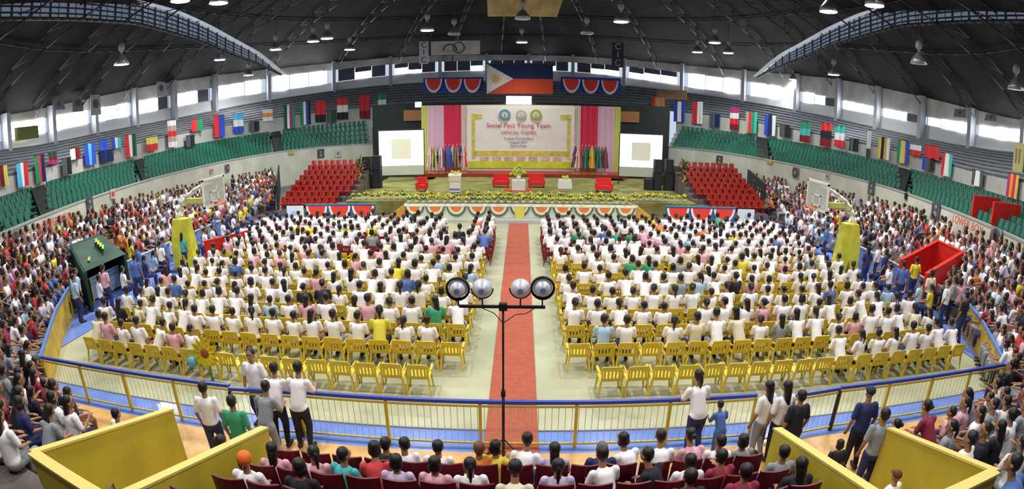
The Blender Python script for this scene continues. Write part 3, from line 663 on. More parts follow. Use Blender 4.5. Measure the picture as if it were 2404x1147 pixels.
# ------------------------------------------------------------------ flags hanging along the pale upper wall
K_ = dict(r=(.62, .03, .04), R=(.20, .01, .02), g=(.02, .28, .14), G=(.01, .08, .05), b=(.03, .07, .50), B=(.01, .02, .10), l=(.10, .50, .85), w=(.75, .75, .78), y=(.72, .60, .12), o=(.75, .28, .05), k=(.015, .015, .02), d=(.08, .09, .10), t=(.05, .45, .40), m=(.45, .03, .16), n=(.45, .32, .25), s=(.60, .42, .12))
HF = [(6, 388, 438, 18, 'v', 'Ry'), (47, 382, 440, 26, 'v', 'lwr'), (96, 363, 428, 24, 'v', 'grB'), (127, 358, 384, 20, 'h', 'GRm'), (152, 372, 412, 22, 'v', 'dk'), (175, 348, 374, 24, 'v', 'wR'), (210, 336, 388, 26, 'v', 'blb'), (240, 328, 354, 20, 'h', 'b'), (252, 352, 380, 42, 'v', 'B'), (274, 322, 348, 22, 'v', 'bwt'), (306, 316, 368, 26, 'v', 'rwG'),
      (354, 322, 354, 26, 'h', 'yr'), (405, 282, 345, 20, 'h', 'wnrnw'), (445, 318, 345, 20, 'v', 'dk'), (461, 280, 308, 26, 'v', 'rg'), (511, 270, 322, 26, 'v', 'rb'), (560, 266, 312, 24, 'h', 'lwb'), (600, 285, 308, 22, 'v', 'dk'), (627, 256, 284, 24, 'h', 'wow'), (676, 246, 302, 24, 'v', 'Gwmg'), (720, 238, 292, 22, 'v', 'gwbk'), (753, 236, 286, 24, 'h', 'rrk'), (776, 260, 288, 22, 'v', 'dG'), (802, 230, 280, 26, 'h', 'rwk'), (852, 224, 278, 24, 'h', 'rrR'), (898, 220, 262, 20, 'h', 'gwR'),
      (1545, 228, 282, 30, 'v', 'rono'), (1597, 238, 286, 26, 'v', 'bwb'), (1636, 238, 290, 24, 'v', 'rw'), (1681, 268, 298, 24, 'v', 'dB'), (1723, 252, 304, 20, 'h', 'mwrR'), (1765, 262, 312, 26, 'v', 'nrgt'), (1806, 270, 318, 26, 'v', 'bBw'), (1843, 294, 322, 24, 'v', 'dk'), (1892, 286, 334, 24, 'h', 'gtR'), (1940, 288, 344, 26, 'h', 'rkR'), (1973, 295, 346, 24, 'h', 'twr'), (2008, 326, 356, 22, 'v', 'dk'), (2040, 306, 370, 10, 'h', 'wwd'), (2076, 322, 374, 28, 'v', 'yksw'), (2122, 330, 384, 26, 'v', 'gyb'), (2154, 340, 366, 26, 'h', 'wr'), (2190, 342, 374, 34, 'h', 'r'), (2178, 370, 400, 26, 'v', 'bdk'), (2228, 360, 415, 24, 'v', 'rwt'), (2297, 400, 438, 26, 'v', 'dwd'), (2380, 408, 466, 26, 'v', 'mors')]
names = dict(r='red', R='dark red', g='green', G='dark green', b='blue', B='navy', l='light blue', w='white', y='yellow', o='orange', k='black', d='grey', t='teal', m='magenta', n='tan', s='sand')
for i, (px, ya, yb, wpx, ori, cs) in enumerate(HF):
    k, p, zt = ring_find(px, ya, 3.0); _, _, zb = ring_find(px, yb, 3.0); n = ring(k)[1]
    dist = math.hypot(p[0]-CAM_LOC[0], p[1]); view = (p-CAM_LOC[:2])/dist; cosv = abs(view@n)
    wd = wpx*dist/CAM_F/max(cosv, .35); wd = min(wd, 1.6); h = zt-zb
    fl = MB(); m_ = len(cs); uni = sorted(set(cs)); cols = [plain(*K_[c]) for c in uni]; nx = max(12, m_*4); nz = max(4, m_*2)
    for a in range(nx):
        for b_ in range(nz):
            u = (a+.5)/nx; v_ = (b_+.5)/nz; fl.k = uni.index(cs[min(int((u if ori == 'v' else v_)*m_), m_-1)])
            def P(a_, bb): return ((a_/nx-.5)*wd, .05*math.sin(a_/nx*4*pi)*(.4+bb/nz), h*(1-bb/nz))
            fl.add([P(a, b_+1), P(a+1, b_+1), P(a+1, b_), P(a, b_)], [(0, 1, 2, 3)], True)
    ang = math.atan2(n[1], n[0])-pi/2
    cset = []; [cset.append(names[c]) for c in cs if names[c] not in cset]
    where = 'left of stage' if px < 1200 else 'right of stage'
    nl = [j for j, q in enumerate(HF) if (q[0] < 1200) == (px < 1200)].index(i)+1
    tot = nl if px > 1200 else 27-nl
    t = thing('hanging_flag', f'{" and ".join([", ".join(cset[:3][:-1]), cset[:3][-1]]) if len(cset) > 1 else cset[0]} flag on the upper wall, {nth(tot)} {where}', 'flag', (p[0], p[1], zb), ang, 'flags hung along the upper wall')
    fl.obj('flag_cloth', cols, t); q = MB(); q.cyl((-wd/2-.05, 0, h+.02), (wd/2+.05, 0, h+.02), .02, n=5); q.obj('rod', steel, t)

# ------------------------------------------------------------------ posters and lettering on the balcony wall
LB_ = mat('poster red lettering', (.55, .05, .04), .6); pdark = mat('poster dark', (.07, .065, .075), .7, noise=.4, scale=4); pgrey = mat('poster grey', (.22, .22, .22), .7); pgold = mat('poster gold', (.40, .34, .08), .6)
def on_wall(px, py, off=-.12):
    k, p, z = ring_find(px, py, off); n = ring(k)[1]; return p, z, math.atan2(n[1], n[0])-pi/2
for px, py, w3, h3, kind, lab in ((35, 568, .95, .9, 'ring', 'dark round emblem poster on the left balcony wall beside the lettering'), (210, 480, .65, .75, 'dark', 'dark portrait poster right of the left LOWER BOX lettering'), (262, 455, .5, .5, 'red', 'small red and black notice on the left balcony wall'),
    (497, 400, .42, .36, 'red', 'small red notice left of the green round emblem'), (536, 394, .62, .62, 'ring', 'dark green round emblem on the left balcony wall'), (750, 360, .75, .85, 'dark', 'dark poster on the left balcony wall above the red seats'), (792, 360, .7, .7, 'pale', 'pale poster with small dark emblem above left red seats'), (683, 359, .8, .3, 'gold', 'narrow yellow plate above the left red seats'),
    (1687, 376, .8, .85, 'dark', 'grey portrait poster above the right red seats'), (1808, 380, .8, .25, 'gold', 'narrow yellow plate at the start of the right balcony wall'), (1870, 405, .8, .8, 'ring', 'dark round emblem left of the right basketball board'), (1941, 413, .42, .36, 'red', 'small red notice behind the right basketball board'),
    (2044, 441, .7, .8, 'dark', 'square dark poster on the right balcony wall'), (2128, 460, .3, .35, 'black', 'small black box fixed on the right balcony wall'), (2195, 492, .85, .8, 'dark', 'dark striped poster left of the right red lettering'), (2337, 560, .95, .9, 'ring', 'dark round emblem poster at right end of balcony wall')):
    p, z, a = on_wall(px, py); t = thing('wall_poster', lab, 'poster', (p[0], p[1], z), a)
    f = MB(); f.box((0, 0, 0), (w3, .04, h3)); f.obj('sheet', {'ring': pgrey, 'dark': pdark, 'red': mat('poster pale', (.5, .45, .42), .7), 'pale': mat('poster light', (.45, .43, .40), .7), 'gold': pgold, 'black': blackm}[kind], t)
    if kind in ('ring', 'pale'):
        f = MB(); r = min(w3, h3)*(.46 if kind == 'ring' else .16); f.cyl((0, -.02, 0), (0, -.05, 0), r, n=20); f.obj('disc', pdark, t); f = MB(); f.cyl((0, -.05, 0), (0, -.07, 0), r*.45, n=16); f.obj('disc_centre', pgrey, t)
    elif kind == 'dark': f = MB(); f.ball((0, -.02, .12), (w3*.16, .03, h3*.14), 10, 6); f.box((0, -.03, -.18), (w3*.4, .02, h3*.3), top=.6); f.obj('portrait', pgrey, t)
    elif kind == 'red': f = MB(); f.box((0, -.03, 0), (w3*.6, .02, h3*.5)); f.obj('red_mark', LB_, t)
for px, py, lab in ((130, 520, 'red LOWER BOX lettering painted on the left balcony wall'), (2270, 527, 'red LOWER BOX lettering painted on the right balcony wall')):
    p, z, a = on_wall(px, py, -.34); t = thing('wall_lettering', lab, 'lettering', (p[0], p[1], z), a); o = text('lettering', 'LOWER BOX', .5, (0, 0, 0), LB_, t)

# ------------------------------------------------------------------ basketball goals
padm = mat('goal padding', (.66, .64, .06), .5, noise=.12, scale=3); wht = mat('goal white', (.75, .74, .66), .4); glass = mat('board glass', (.55, .6, .58), .15, alpha=.6, spec=.6); rimm = mat('rim orange', (.75, .16, .05), .4)
for sd in (-1, 1):
    bx = 12.66*sd; t = thing('basketball_goal', f'basketball goal with glass backboard and yellow padded post at the {"left" if sd < 0 else "right"} side', 'basketball goal', (bx, 20.6, 0))
    f = MB(); zb, hb = 2.9, 1.19; f.box((0, 0, zb+hb/2), (.03, 1.74, hb-.06)); f.obj('backboard', glass, t)
    f = MB()
    for y in (-.87, .87): f.box((0, y, zb+hb/2), (.06, .10, hb))
    for z in (zb+.03, zb+hb-.03): f.box((0, 0, z), (.06, 1.84, .10))
    f.obj('board_frame', wht, t); f = MB()
    for y in (-.29, .29): f.box((-sd*.03, y, zb+.40), (.02, .075, .48))
    for z in (zb+.18, zb+.62): f.box((-sd*.03, 0, z), (.02, .655, .075))
    f.obj('target_square', wht, t); f = MB(); n = 16
    cx = -sd*.38
    f.tube([(cx+.23*math.cos(2*pi*i/n), .23*math.sin(2*pi*i/n), 3.05) for i in range(n+1)], .018, 5); f.box((-sd*.08, 0, 3.03), (.14, .16, .08)); f.obj('rim', rimm, t)
    f = MB()
    for i in range(12): a = 2*pi*i/12; b_ = a+.5; f.cyl((cx+.22*math.cos(a), .22*math.sin(a), 3.04), (cx+.13*math.cos(b_), .13*math.sin(b_), 2.62), .006, n=3); f.cyl((cx+.22*math.cos(a), .22*math.sin(a), 3.04), (cx+.13*math.cos(a-.5), .13*math.sin(a-.5), 2.62), .006, n=3)
    f.obj('net', mat('net red', (.7, .25, .18), .8), t)
    f = MB(); pts = [(sd*2.1, 0, .5), (sd*2.12, 0, 2.3), (sd*2.0, 0, 2.65), (sd*1.8, 0, 2.98), (sd*1.5, 0, 3.27), (sd*1.05, 0, 3.55), (sd*.65, 0, 3.75), (sd*.1, 0, 3.85)]
    for y in (-.12, .12): f.tube([(a, y, b_) for a, b_, in [(q[0], q[2]) for q in pts]], .07, 6)
    f.obj('curved_mast', wht, t)
    f = MB(); f.tube([(sd*1.85, 0, 2.9), (sd*1.0, 0, 3.0), (sd*.1, 0, 3.2)], .05, 6); f.box((sd*1.05, 0, 3.12), (.9, .26, .22)); f.obj('lower_arm', mat('goal olive', (.50, .52, .16), .5), t)
    f = MB(); f.prism([(sd*1.2, .0), (sd*1.55, 2.35), (sd*2.25, 2.35), (sd*2.45, 1.4), (sd*2.5, .0), (sd*2.1, .0), (sd*1.95, .8), (sd*1.75, .0)][::sd], .5); f.obj('padding', padm, t)
    f = MB(); f.box((sd*2.0, 0, .06), (1.9, 1.0, .12)); f.obj('base', mat('goal base', (.1, .1, .25), .6), t)

# ------------------------------------------------------------------ railing
blue = mat('rail blue', (.05, .08, .42), .35); ylw = mat('rail yellow', (.62, .46, .05), .5); bar = mat('rail bar', (.62, .58, .34), .5)
def railing(lab, a, b, closed_post=None, mesh=False, nposts=3, parent=None):
    a, b = Vector((*a, 0)), Vector((*b, 0)); L = (b-a).length; ang = math.atan2(b.y-a.y, b.x-a.x)
    t = thing('guard_railing', lab, 'railing', a, ang)
    f = MB(); f.box((L/2, 0, 1.06), (L, .07, .07)); f.obj('top_rail', blue, t); f = MB(); f.box((L/2, 0, .96), (L, .035, .035)); f.box((L/2, 0, .10), (L, .035, .035)); f.obj('yellow_rail', ylw, t)
    for i in range(nposts+1):
        x = L*i/nposts; f = MB(); f.box((x, 0, .5), (.06, .06, 1.0)); f.obj('post', blackm if mesh and i in (0, nposts) else ylw, t)
    f = MB(); n = int(L/.13)
    for i in range(1, n): f.cyl((L*i/n, 0, .1), (L*i/n, 0, .96), .0065, n=4, cap=False)
    f.obj('grille', mat('gate wire', (.55, .52, .42), .5) if mesh else bar, t)
    return t
railing('left length of blue-topped yellow railing before the last chair rows', (-11.95, 9.12), (-5.75, 9.12), nposts=4)
railing('short blue-topped gate between left and centre railing', (-5.7, 9.0), (-4.2, 9.12), mesh=True, nposts=1)
railing('centre length of blue-topped yellow railing crossing the red carpet', (-4.15, 9.15), (5.1, 9.15), nposts=5)
railing('wire-mesh gate with dark end posts right of the centre railing', (5.35, 8.95), (7.15, 9.12), mesh=True, nposts=1)
railing('right length of blue-topped yellow railing before the last chair rows', (7.2, 9.15), (12.85, 9.15), nposts=4)
boardm = mat('barrier yellow', (.52, .34, .04), .6, noise=.25, scale=2)
for sd, pts in ((-1, [(-12.05, 9.15), (-14.6, 12.2), (-16.3, 14.6)]), (1, [(12.95, 9.15), (15.0, 12.2), (16.3, 14.6)])):
    t = thing('barrier_panel', f'yellow boarded barrier with blue cap on the {"left" if sd < 0 else "right"}, angling back from the railing corner', 'barrier')
    f = MB(); g = MB()
    for (x0, y0), (x1, y1) in zip(pts[:-1], pts[1:]):
        L = math.hypot(x1-x0, y1-y0); a = math.atan2(y1-y0, x1-x0); f.box(((x0+x1)/2, (y0+y1)/2, .5), (L, .06, 1.0), a); g.box(((x0+x1)/2, (y0+y1)/2, 1.03), (L, .1, .08), a)
    f.obj('board', boardm, t); g.obj('cap', mat('cap blue', (.12, .22, .50), .4), t)
    # low blue-white barriers along the side of the floor
    for i, y in enumerate((17.0, 19.4, 21.8, 24.2, 26.6)):
        x = 16.35*sd; tb = thing('side_barrier', f'blue banner barrier with pale rail before the {"left" if sd < 0 else "right"} stand, {nth(i+1)} from camera', 'barrier', (x, y, 0), pi/2, 'blue side barriers')
        f = MB(); f.box((0, 0, .5), (2.2, .05, .8)); f.obj('banner_cloth', mat('banner blue', (.08, .16, .45), .6, col2=(.35, .5, .7), scale=1.5), tb); f = MB(); f.box((0, 0, .96), (2.3, .08, .06)); f.obj('rail', mat('barrier pale rail', (.5, .55, .62), .5), tb)
        for xx in (-1.1, 1.1): f = MB(); f.box((xx, 0, .48), (.06, .06, .96)); f.obj('post', ylw, tb)

# ------------------------------------------------------------------ vomitory parapets
vy = mat('parapet yellow', (.52, .41, .035), .55, noise=.12, scale=.9); vyc = mat('parapet cap', (.70, .58, .16), .5); vwood = mat('vomitory floor', (.60, .36, .13), .5, noise=.2, scale=2)
def vomitory(lab, A, B, Cc, D, zf, zb, m1, m2, th=.12, lower=0.0):
    """A front-outer, B back-outer, Cc back-inner, D front-inner plan corners; U-shaped parapet open at the front"""
    t = thing('vomitory_parapet', lab, 'parapet')
    for nm, p, q, z0, z1 in (('side_wall', A, B, zf, zb), ('back_wall', B, Cc, zb, zb), ('side_wall', Cc, D, zb, zf)):
        p, q = Vector((*p, 0)), Vector((*q, 0)); d = (q-p).normalized(); n = Vector((-d.y, d.x, 0))*th/2
        f = MB(); vs = [p-n, q-n, q+n, p+n]; hs = [z0, z1, z1, z0]
        f.add([(v.x, v.y, lower) for v in vs]+[(v.x, v.y, h) for v, h in zip(vs, hs)], [(0, 3, 2, 1), (4, 5, 6, 7), (0, 1, 5, 4), (1, 2, 6, 5), (2, 3, 7, 6), (3, 0, 4, 7)])
        w_ = f.obj(nm, m1, t); f = MB(); n = n*1.35; vs = [p-n, q-n, q+n, p+n]
        f.add([(v.x, v.y, h+.0) for v, h in zip(vs, hs)]+[(v.x, v.y, h+.04) for v, h in zip(vs, hs)], [(0, 3, 2, 1), (4, 5, 6, 7), (0, 1, 5, 4), (1, 2, 6, 5), (2, 3, 7, 6), (3, 0, 4, 7)]); f.obj('cap', m2, w_)
    return t
vomitory('large yellow vomitory parapet at lower left', (-6.05, 7.35), (-5.95, 3.95), (-4.15, 3.55), (-3.95, 7.2), 1.42, 2.6, vy, vyc)
vomitory('large yellow vomitory parapet at lower right', (6.75, 6.75), (6.25, 3.85), (4.45, 3.6), (4.6, 7.2), 1.5, 2.6, vy, vyc)
f = MB(); f.box((-5.05, 5.6, .02), (1.8, 4.0, .04)); f.box((5.6, 5.6, .02), (1.9, 3.8, .04)); struct('floor_vomitory', f, vwood)
rp = mat('parapet red', (.55, .02, .015), .45, noise=.1, scale=2); rpc = mat('parapet red cap', (.75, .03, .02), .45)
vomitory('bright red vomitory parapet in the right stand', *VOM[1], 1.45, 2.1, rp, rpc)
t = vomitory('vomitory in the left stand draped with dark green tarpaulin', *VOM[-1], 1.5, 2.0, mat('tarp wall', (.01, .04, .025), .6), mat('tarp cap', (.01, .05, .03), .6))
f = MB(); n = 8
for i in range(n):
    for j in range(n):
        def P(a, b_): u, v_ = a/n, b_/n; return (-15.5-2.8*u, (14.9+2.0*u)*(1-v_)+(17.4+1.4*u)*v_, 1.56+.5*u-.10*math.sin(pi*v_)*math.sin(pi*u))
        f.add([P(i, j), P(i+1, j), P(i+1, j+1), P(i, j+1)], [(0, 1, 2, 3)], True)
o = f.obj('tarpaulin', mat('tarp green', (.008, .045, .028), .5, noise=.3, scale=1), t)
f = MB(); 
for i in range(4): f.box((-17.6+.28*i, 17.9-.16*i, 2.0-.05*i), (.10, .9, .02), .75)
f.box((-16.4, 16.1, 1.70), (.10, .7, .02), .75); f.obj('yellow_lettering', mat('tarp lettering', (.35, .42, .05), .6), t)
# red parapet beside the left goal
f = MB(); f.box((-13.4, 22.6, .55), (.1, 2.6, 1.1), -.5); f.box((-13.4, 22.6, 1.1), (.16, 2.65, .06), -.5); tag(f.obj('red_board', rp), 'red board standing behind the padded post of the left goal', 'board')
# balcony stairway gaps, near-black slabs painted in for their shade; then the canopy
for i, (kf, kb, hw) in enumerate(((6.7, 7.88, .16), (12.47, 13.2, .15), (3.25, 4.4, .2), (28.97, 27.72, .2), (34.07, 32.9, .2))):
    f = MB(); vs = []
    for (k_, o_, dz) in ((kf-hw, .1, 0), (kf+hw, .1, 0), (kb+hw, 3.3, 1), (kb-hw, 3.3, 1)):
        q_ = ring_pt(k_, o_); zz = ring(k_)[2]; vs.append((q_[0], q_[1], 3.12 if not dz else zz[0]-.12))
    f.add([(a_, b_, c_-.6) for a_, b_, c_ in vs]+vs, [(0, 3, 2, 1), (4, 5, 6, 7), (0, 1, 5, 4), (1, 2, 6, 5), (2, 3, 7, 6), (3, 0, 4, 7)])
    tag(f.obj(f'stair_gap_shade_{i+1}', mat('gap shade paint', (.012, .014, .016), .8)), kind='structure')
k, p, z = ring_find(2340, 505, 1.2); n = ring(k)[1]; a = math.atan2(n[1], n[0])-pi/2
t = thing('red_canopy', 'dark red open box canopy among the green seats at far right', 'canopy', (p[0], p[1], 3.1), a)
f = MB(); f.box((-.9, 0, .55), (.12, 1.6, 1.1)); f.obj('side_wall', rp, t); f = MB(); f.box((.9, 0, .55), (.12, 1.6, 1.1)); f.obj('side_wall', rp, t); f = MB(); f.box((0, .8, .5), (1.8, .1, 1.0)); f.obj('back_wall', mat('canopy dark red', (.30, .01, .01), .6), t)

# ------------------------------------------------------------------ stand with four par lights
LY = 8.72; hz = 3.17; cxp = at_y(1181, 720, LY)[0]
t = thing('light_stand', 'tall black tripod light stand with crossbar in front of the red carpet', 'light stand', (cxp, LY, 0))
f = MB(); f.cyl((0, 0, .1), (0, 0, 1.5), .028); f.cyl((0, 0, 1.5), (0, 0, hz), .02); f.obj('pole', blackm, t)
for i in range(3): a = [-.5, pi+.5, pi/2][i]; f = MB(); f.cyl((0, 0, .5), (.62*math.cos(a), .5*math.sin(a), .02), .015); f.cyl((0, 0, .2), (.35*math.cos(a), .28*math.sin(a), .22), .01); f.obj('leg', blackm, t)
xl, xr = at_y(1078, 722, LY)[0]-cxp, at_y(1280, 718, LY)[0]-cxp
f = MB(); f.box(((xl+xr)/2, 0, hz), (xr-xl, .05, .045)); f.obj('crossbar', blackm, t); f = MB(); f.box((0, 0, hz), (.14, .1, .12)); f.box((0, 0, 1.5), (.08, .08, .1)); f.obj('clamp', blackm, t)
f = MB(); f.tube([(xl*.5, 0, hz-.02), (xl*.2, .02, hz-.13), (0, 0, hz-.3), (xr*.3, 0, hz-.14), (xr*.55, 0, hz-.12), (xr*.8, 0, hz)], .008, 5); f.obj('cable', blackm, t)
silver = mat('par silver', (.55, .58, .66), .4, metal=.3); lensm = mat('par lens', (.70, .76, .90), .3, spec=.8, emit=.12, col2=(.35, .42, .6), scale=14)
for i, (px, py, bl) in enumerate(((1075, 676, 1), (1132, 676, 0), (1222, 676, 0), (1274, 674, 1))):
    p = at_y(px, py, LY); tl = thing('par_light', f'round {"black-hooded" if bl else "silver"} par light on the crossbar, {nth(i+1)} from left', 'spotlight', (p[0], LY, p[2]), 0, 'par lights on the stand')
    f = MB(); prof = [(.05, .20), (.11, .18), (.15, .05), (.165, -.02), (.15, -.02), (.14, .0)]; f.lathe([(r, -y_) for r, y_ in prof][::-1], n=18, axis='y'); f.obj('can', silver, tl)
    f = MB(); f.lathe([(.001, .03), (.08, .02), (.145, 0)], n=18, axis='y'); f.ball((0, -.02, 0), (.04, .03, .04), 8, 6); f.obj('lens', lensm, tl)
    f = MB(); n = 12; f.tube([(.18*math.cos(pi+pi*j/n), 0, .18*math.sin(pi+pi*j/n)) for j in range(n+1)], .012, 4); f.cyl((0, 0, -.18), (0, 0, hz-p[2]), .014, n=6); f.obj('yoke', blackm, tl)
    if bl: f = MB(); n = 20; f.lathe([(.168, -.05), (.20, -.08), (.21, -.03), (.172, .0)], n=n, axis='y'); f.obj('hood', blackm, tl)

# sunflower prop and ball lying on the last chair row
p = at_y(482, 828, 10.98); t = thing('sunflower_prop', 'big yellow sunflower-like cloth prop with brown centre on the last left chair row', 'prop', (p[0], 10.98, p[2]))
f = MB()
for i in range(12):
    a = 2*pi*i/12; c_, s_ = math.cos(a), math.sin(a); R_ = .42+.05*(i % 2)
    f.add([(.10*c_-.06*s_, -.02, .10*s_+.06*c_), (.10*c_+.06*s_, -.02, .10*s_-.06*c_), (.30*c_+.10*s_, -.07, .30*s_-.10*c_), (R_*c_, .02, R_*s_), (.30*c_-.10*s_, -.05, .30*s_+.10*c_), (.30*c_, .03, .30*s_)], [(0, 1, 2, 5), (2, 3, 4, 5), (0, 5, 4)], True)
f.obj('petals', mat('sun cloth yellow', (.85, .66, .02), .6), t); f = MB(); f.ball((0, -.04, 0), (.13, .05, .13), 12, 8); f.obj('centre', mat('sun brown', (.28, .08, .03), .7), t)
f = MB(); f.cyl((0, .1, -.95), (0, 0, 0), .03, n=6); f.obj('stem', mat('sun stem', (.1, .3, .05), .7), t)
p = at_y(452, 848, 11.0); f = MB(); f.ball((0, 0, 0), .15, 14, 10); tag(f.obj('blue_ball', mat('ball blue', (.12, .36, .45), .35), None, (p[0], 11.0, p[2])), 'pale blue ball resting on a chair beside the yellow sunflower prop', 'ball')

# ------------------------------------------------------------------ hanging scoreboard pieces and signs
a, b_ = at_y(1145, 38, 38), at_y(1308, 38, 38)
t = thing('hanging_billboard', 'large tan wooden panel hanging from the roof above the hall centre', 'panel', ((a[0]+b_[0])/2, 38, a[2]))
f = MB(); f.add([(-(b_[0]-a[0])/2, 0, 0), ((b_[0]-a[0])/2, 0, 0), ((b_[0]-a[0])/2+.7, 0, 2.2), (-(b_[0]-a[0])/2-.1, 0, 2.2), (-(b_[0]-a[0])/2, .12, 0), ((b_[0]-a[0])/2, .12, 0), ((b_[0]-a[0])/2+.7, .12, 2.2), (-(b_[0]-a[0])/2-.1, .12, 2.2)], [(0, 1, 2, 3), (7, 6, 5, 4), (0, 4, 5, 1), (1, 5, 6, 2), (2, 6, 7, 3), (3, 7, 4, 0)])
f.obj('board', mat('tan board', (.78, .60, .28), .6, noise=.2, scale=1.2), t); 
for x in (-2, 2): f = MB(); f.cyl((x, .05, 2), (x, .05, 4.6), .03, n=5); f.obj('hanger', steel, t)
for nm, (x0, y0, x1, y1), s, c_, lab in (('left', (984, 97, 1006, 150), 'CIC', (.05, .05, .25), 'vertical pale sign with dark blue letters left of the white banner'), ('right', (1436, 100, 1464, 158), 'CIC', (.45, .47, .52), 'vertical dark sign with pale letters right of the flag')):
    a = at_y((x0+x1)/2, y1, 52); b2 = at_y((x0+x1)/2, y0, 52); h3 = b2[2]-a[2]; w3 = (x1-x0)*52/CAM_F
    t = thing('hanging_sign', lab, 'sign', (a[0], 52, a[2])); f = MB(); f.box((0, 0, h3/2), (w3, .08, h3)); f.obj('board', mat('sign pale', (.62, .62, .72), .6) if nm == 'left' else mat('sign dark', (.04, .04, .07), .6), t)
    for j, ch in enumerate(s): text('letter', ch, h3*.36, (0, -.06, h3*(.83-.33*j)), plain(*c_), t)
    f = MB(); f.cyl((0, 0, h3), (0, 0, h3+2.2), .03, n=5); f.obj('hanger', steel, t)
a, b2 = at_y(1012, 130, 50), at_y(1127, 95, 50)
t = thing('hanging_banner', 'long pale banner with a round dark emblem hanging high left of the flag', 'banner', ((a[0]+b2[0])/2, 50, a[2])); w3, h3 = b2[0]-a[0], b2[2]-a[2]
f = MB(); f.box((0, 0, h3/2), (w3, .05, h3)); f.obj('sheet', mat('banner dull', (.55, .52, .54), .7, noise=.15, scale=1), t)
f = MB(); n = 20; f.tube([(.3+.5*math.cos(2*pi*j/n), -.05, h3/2+.5*math.sin(2*pi*j/n)) for j in range(n+1)], .05, 4); f.tube([(-.5+.62*math.cos(2*pi*j/n), -.05, h3/2-.3+.62*math.sin(2*pi*j/n)) for j in range(n//2+1)], .06, 4); f.obj('emblem', mat('emblem dark', (.08, .08, .09), .6), t)
for x in (-1, 1): f = MB(); f.cyl((x*w3/2, 0, h3), (x*w3/2, 0, h3+2), .02, n=4); f.obj('hanger', steel, t)
for i, (px, ya, yb, c_, lab) in enumerate(((138, 233, 258, 'd', 'grey shield sign'), (183, 225, 262, 'd', 'dark grey shield sign'), (225, 222, 270, 'n', 'tall pale grey shield sign'), (378, 192, 225, 'w', 'pale lettered sign'), (2250, 255, 275, 'd', 'grey round-topped sign'), (2330, 268, 285, 'd', 'small grey sign'), (1972, 160, 175, 'n', 'long tan cloth'))):
    k, p, zt = ring_find(px, ya, 7.6); zb = ring_find(px, yb, 7.6)[2]; n = ring(k)[1]; a = math.atan2(n[1], n[0])-pi/2; h3 = zt-zb
    t = thing('window_sign', f'{lab} hung at the high windows, {"left" if px < 1200 else "right"} side, {nth(i+1)} round the hall', 'sign', (p[0], p[1], zb), a)
    f = MB(); f.box((0, 0, h3/2), (1.3, .06, h3), top=.85); f.obj('board', plain(.22, .22, .23) if c_ == 'd' else plain(.42, .42, .40), t); f = MB(); f.cyl((0, -.04, h3*.55), (0, -.07, h3*.55), h3*.22, n=14); f.obj('emblem', plain(.10, .10, .13), t); f = MB(); f.cyl((0, 0, h3), (0, 0, h3+1.0), .02, n=4); f.obj('hanger', steel, t)
k, p, z = ring_find(1575, 222, 5.5); n = ring(k)[1]; a = math.atan2(n[1], n[0])-pi/2
f = MB(); f.box((0, 0, 0), (3.4, .05, 1.0)); tag(f.obj('wall_banner', mat('dull orange banner', (.42, .26, .15), .7, noise=.25, scale=1), None, (p[0], p[1], z), a), 'dull orange banner on the upper bleachers right of the stage', 'banner')
k, p, z = ring_find(62, 312, 7.8); n = ring(k)[1]; a = math.atan2(n[1], n[0])-pi/2
f = MB(); f.box((0, 0, 0), (2.2, .3, .8)); tag(f.obj('olive_cover', mat('olive cloth', (.14, .16, .05), .8), None, (p[0], p[1], z), a), 'olive green cover lying below the far left windows', 'cover')
k, p, z = ring_find(2394, 372, 4.0); n = ring(k)[1]; a = math.atan2(n[1], n[0])-pi/2
f = MB(); f.box((0, 0, 0), (.9, .06, 1.5)); f.k = 1; [f.box((x, -.04, .1), (.12, .02, .7)) for x in (-.2, .1)]; tag(f.obj('tan_banner', [mat('tan banner', (.45, .40, .16), .7), plain(.2, .16, .1)], None, (p[0], p[1], z), a), 'tan banner with two dark strokes at the far right edge', 'banner')

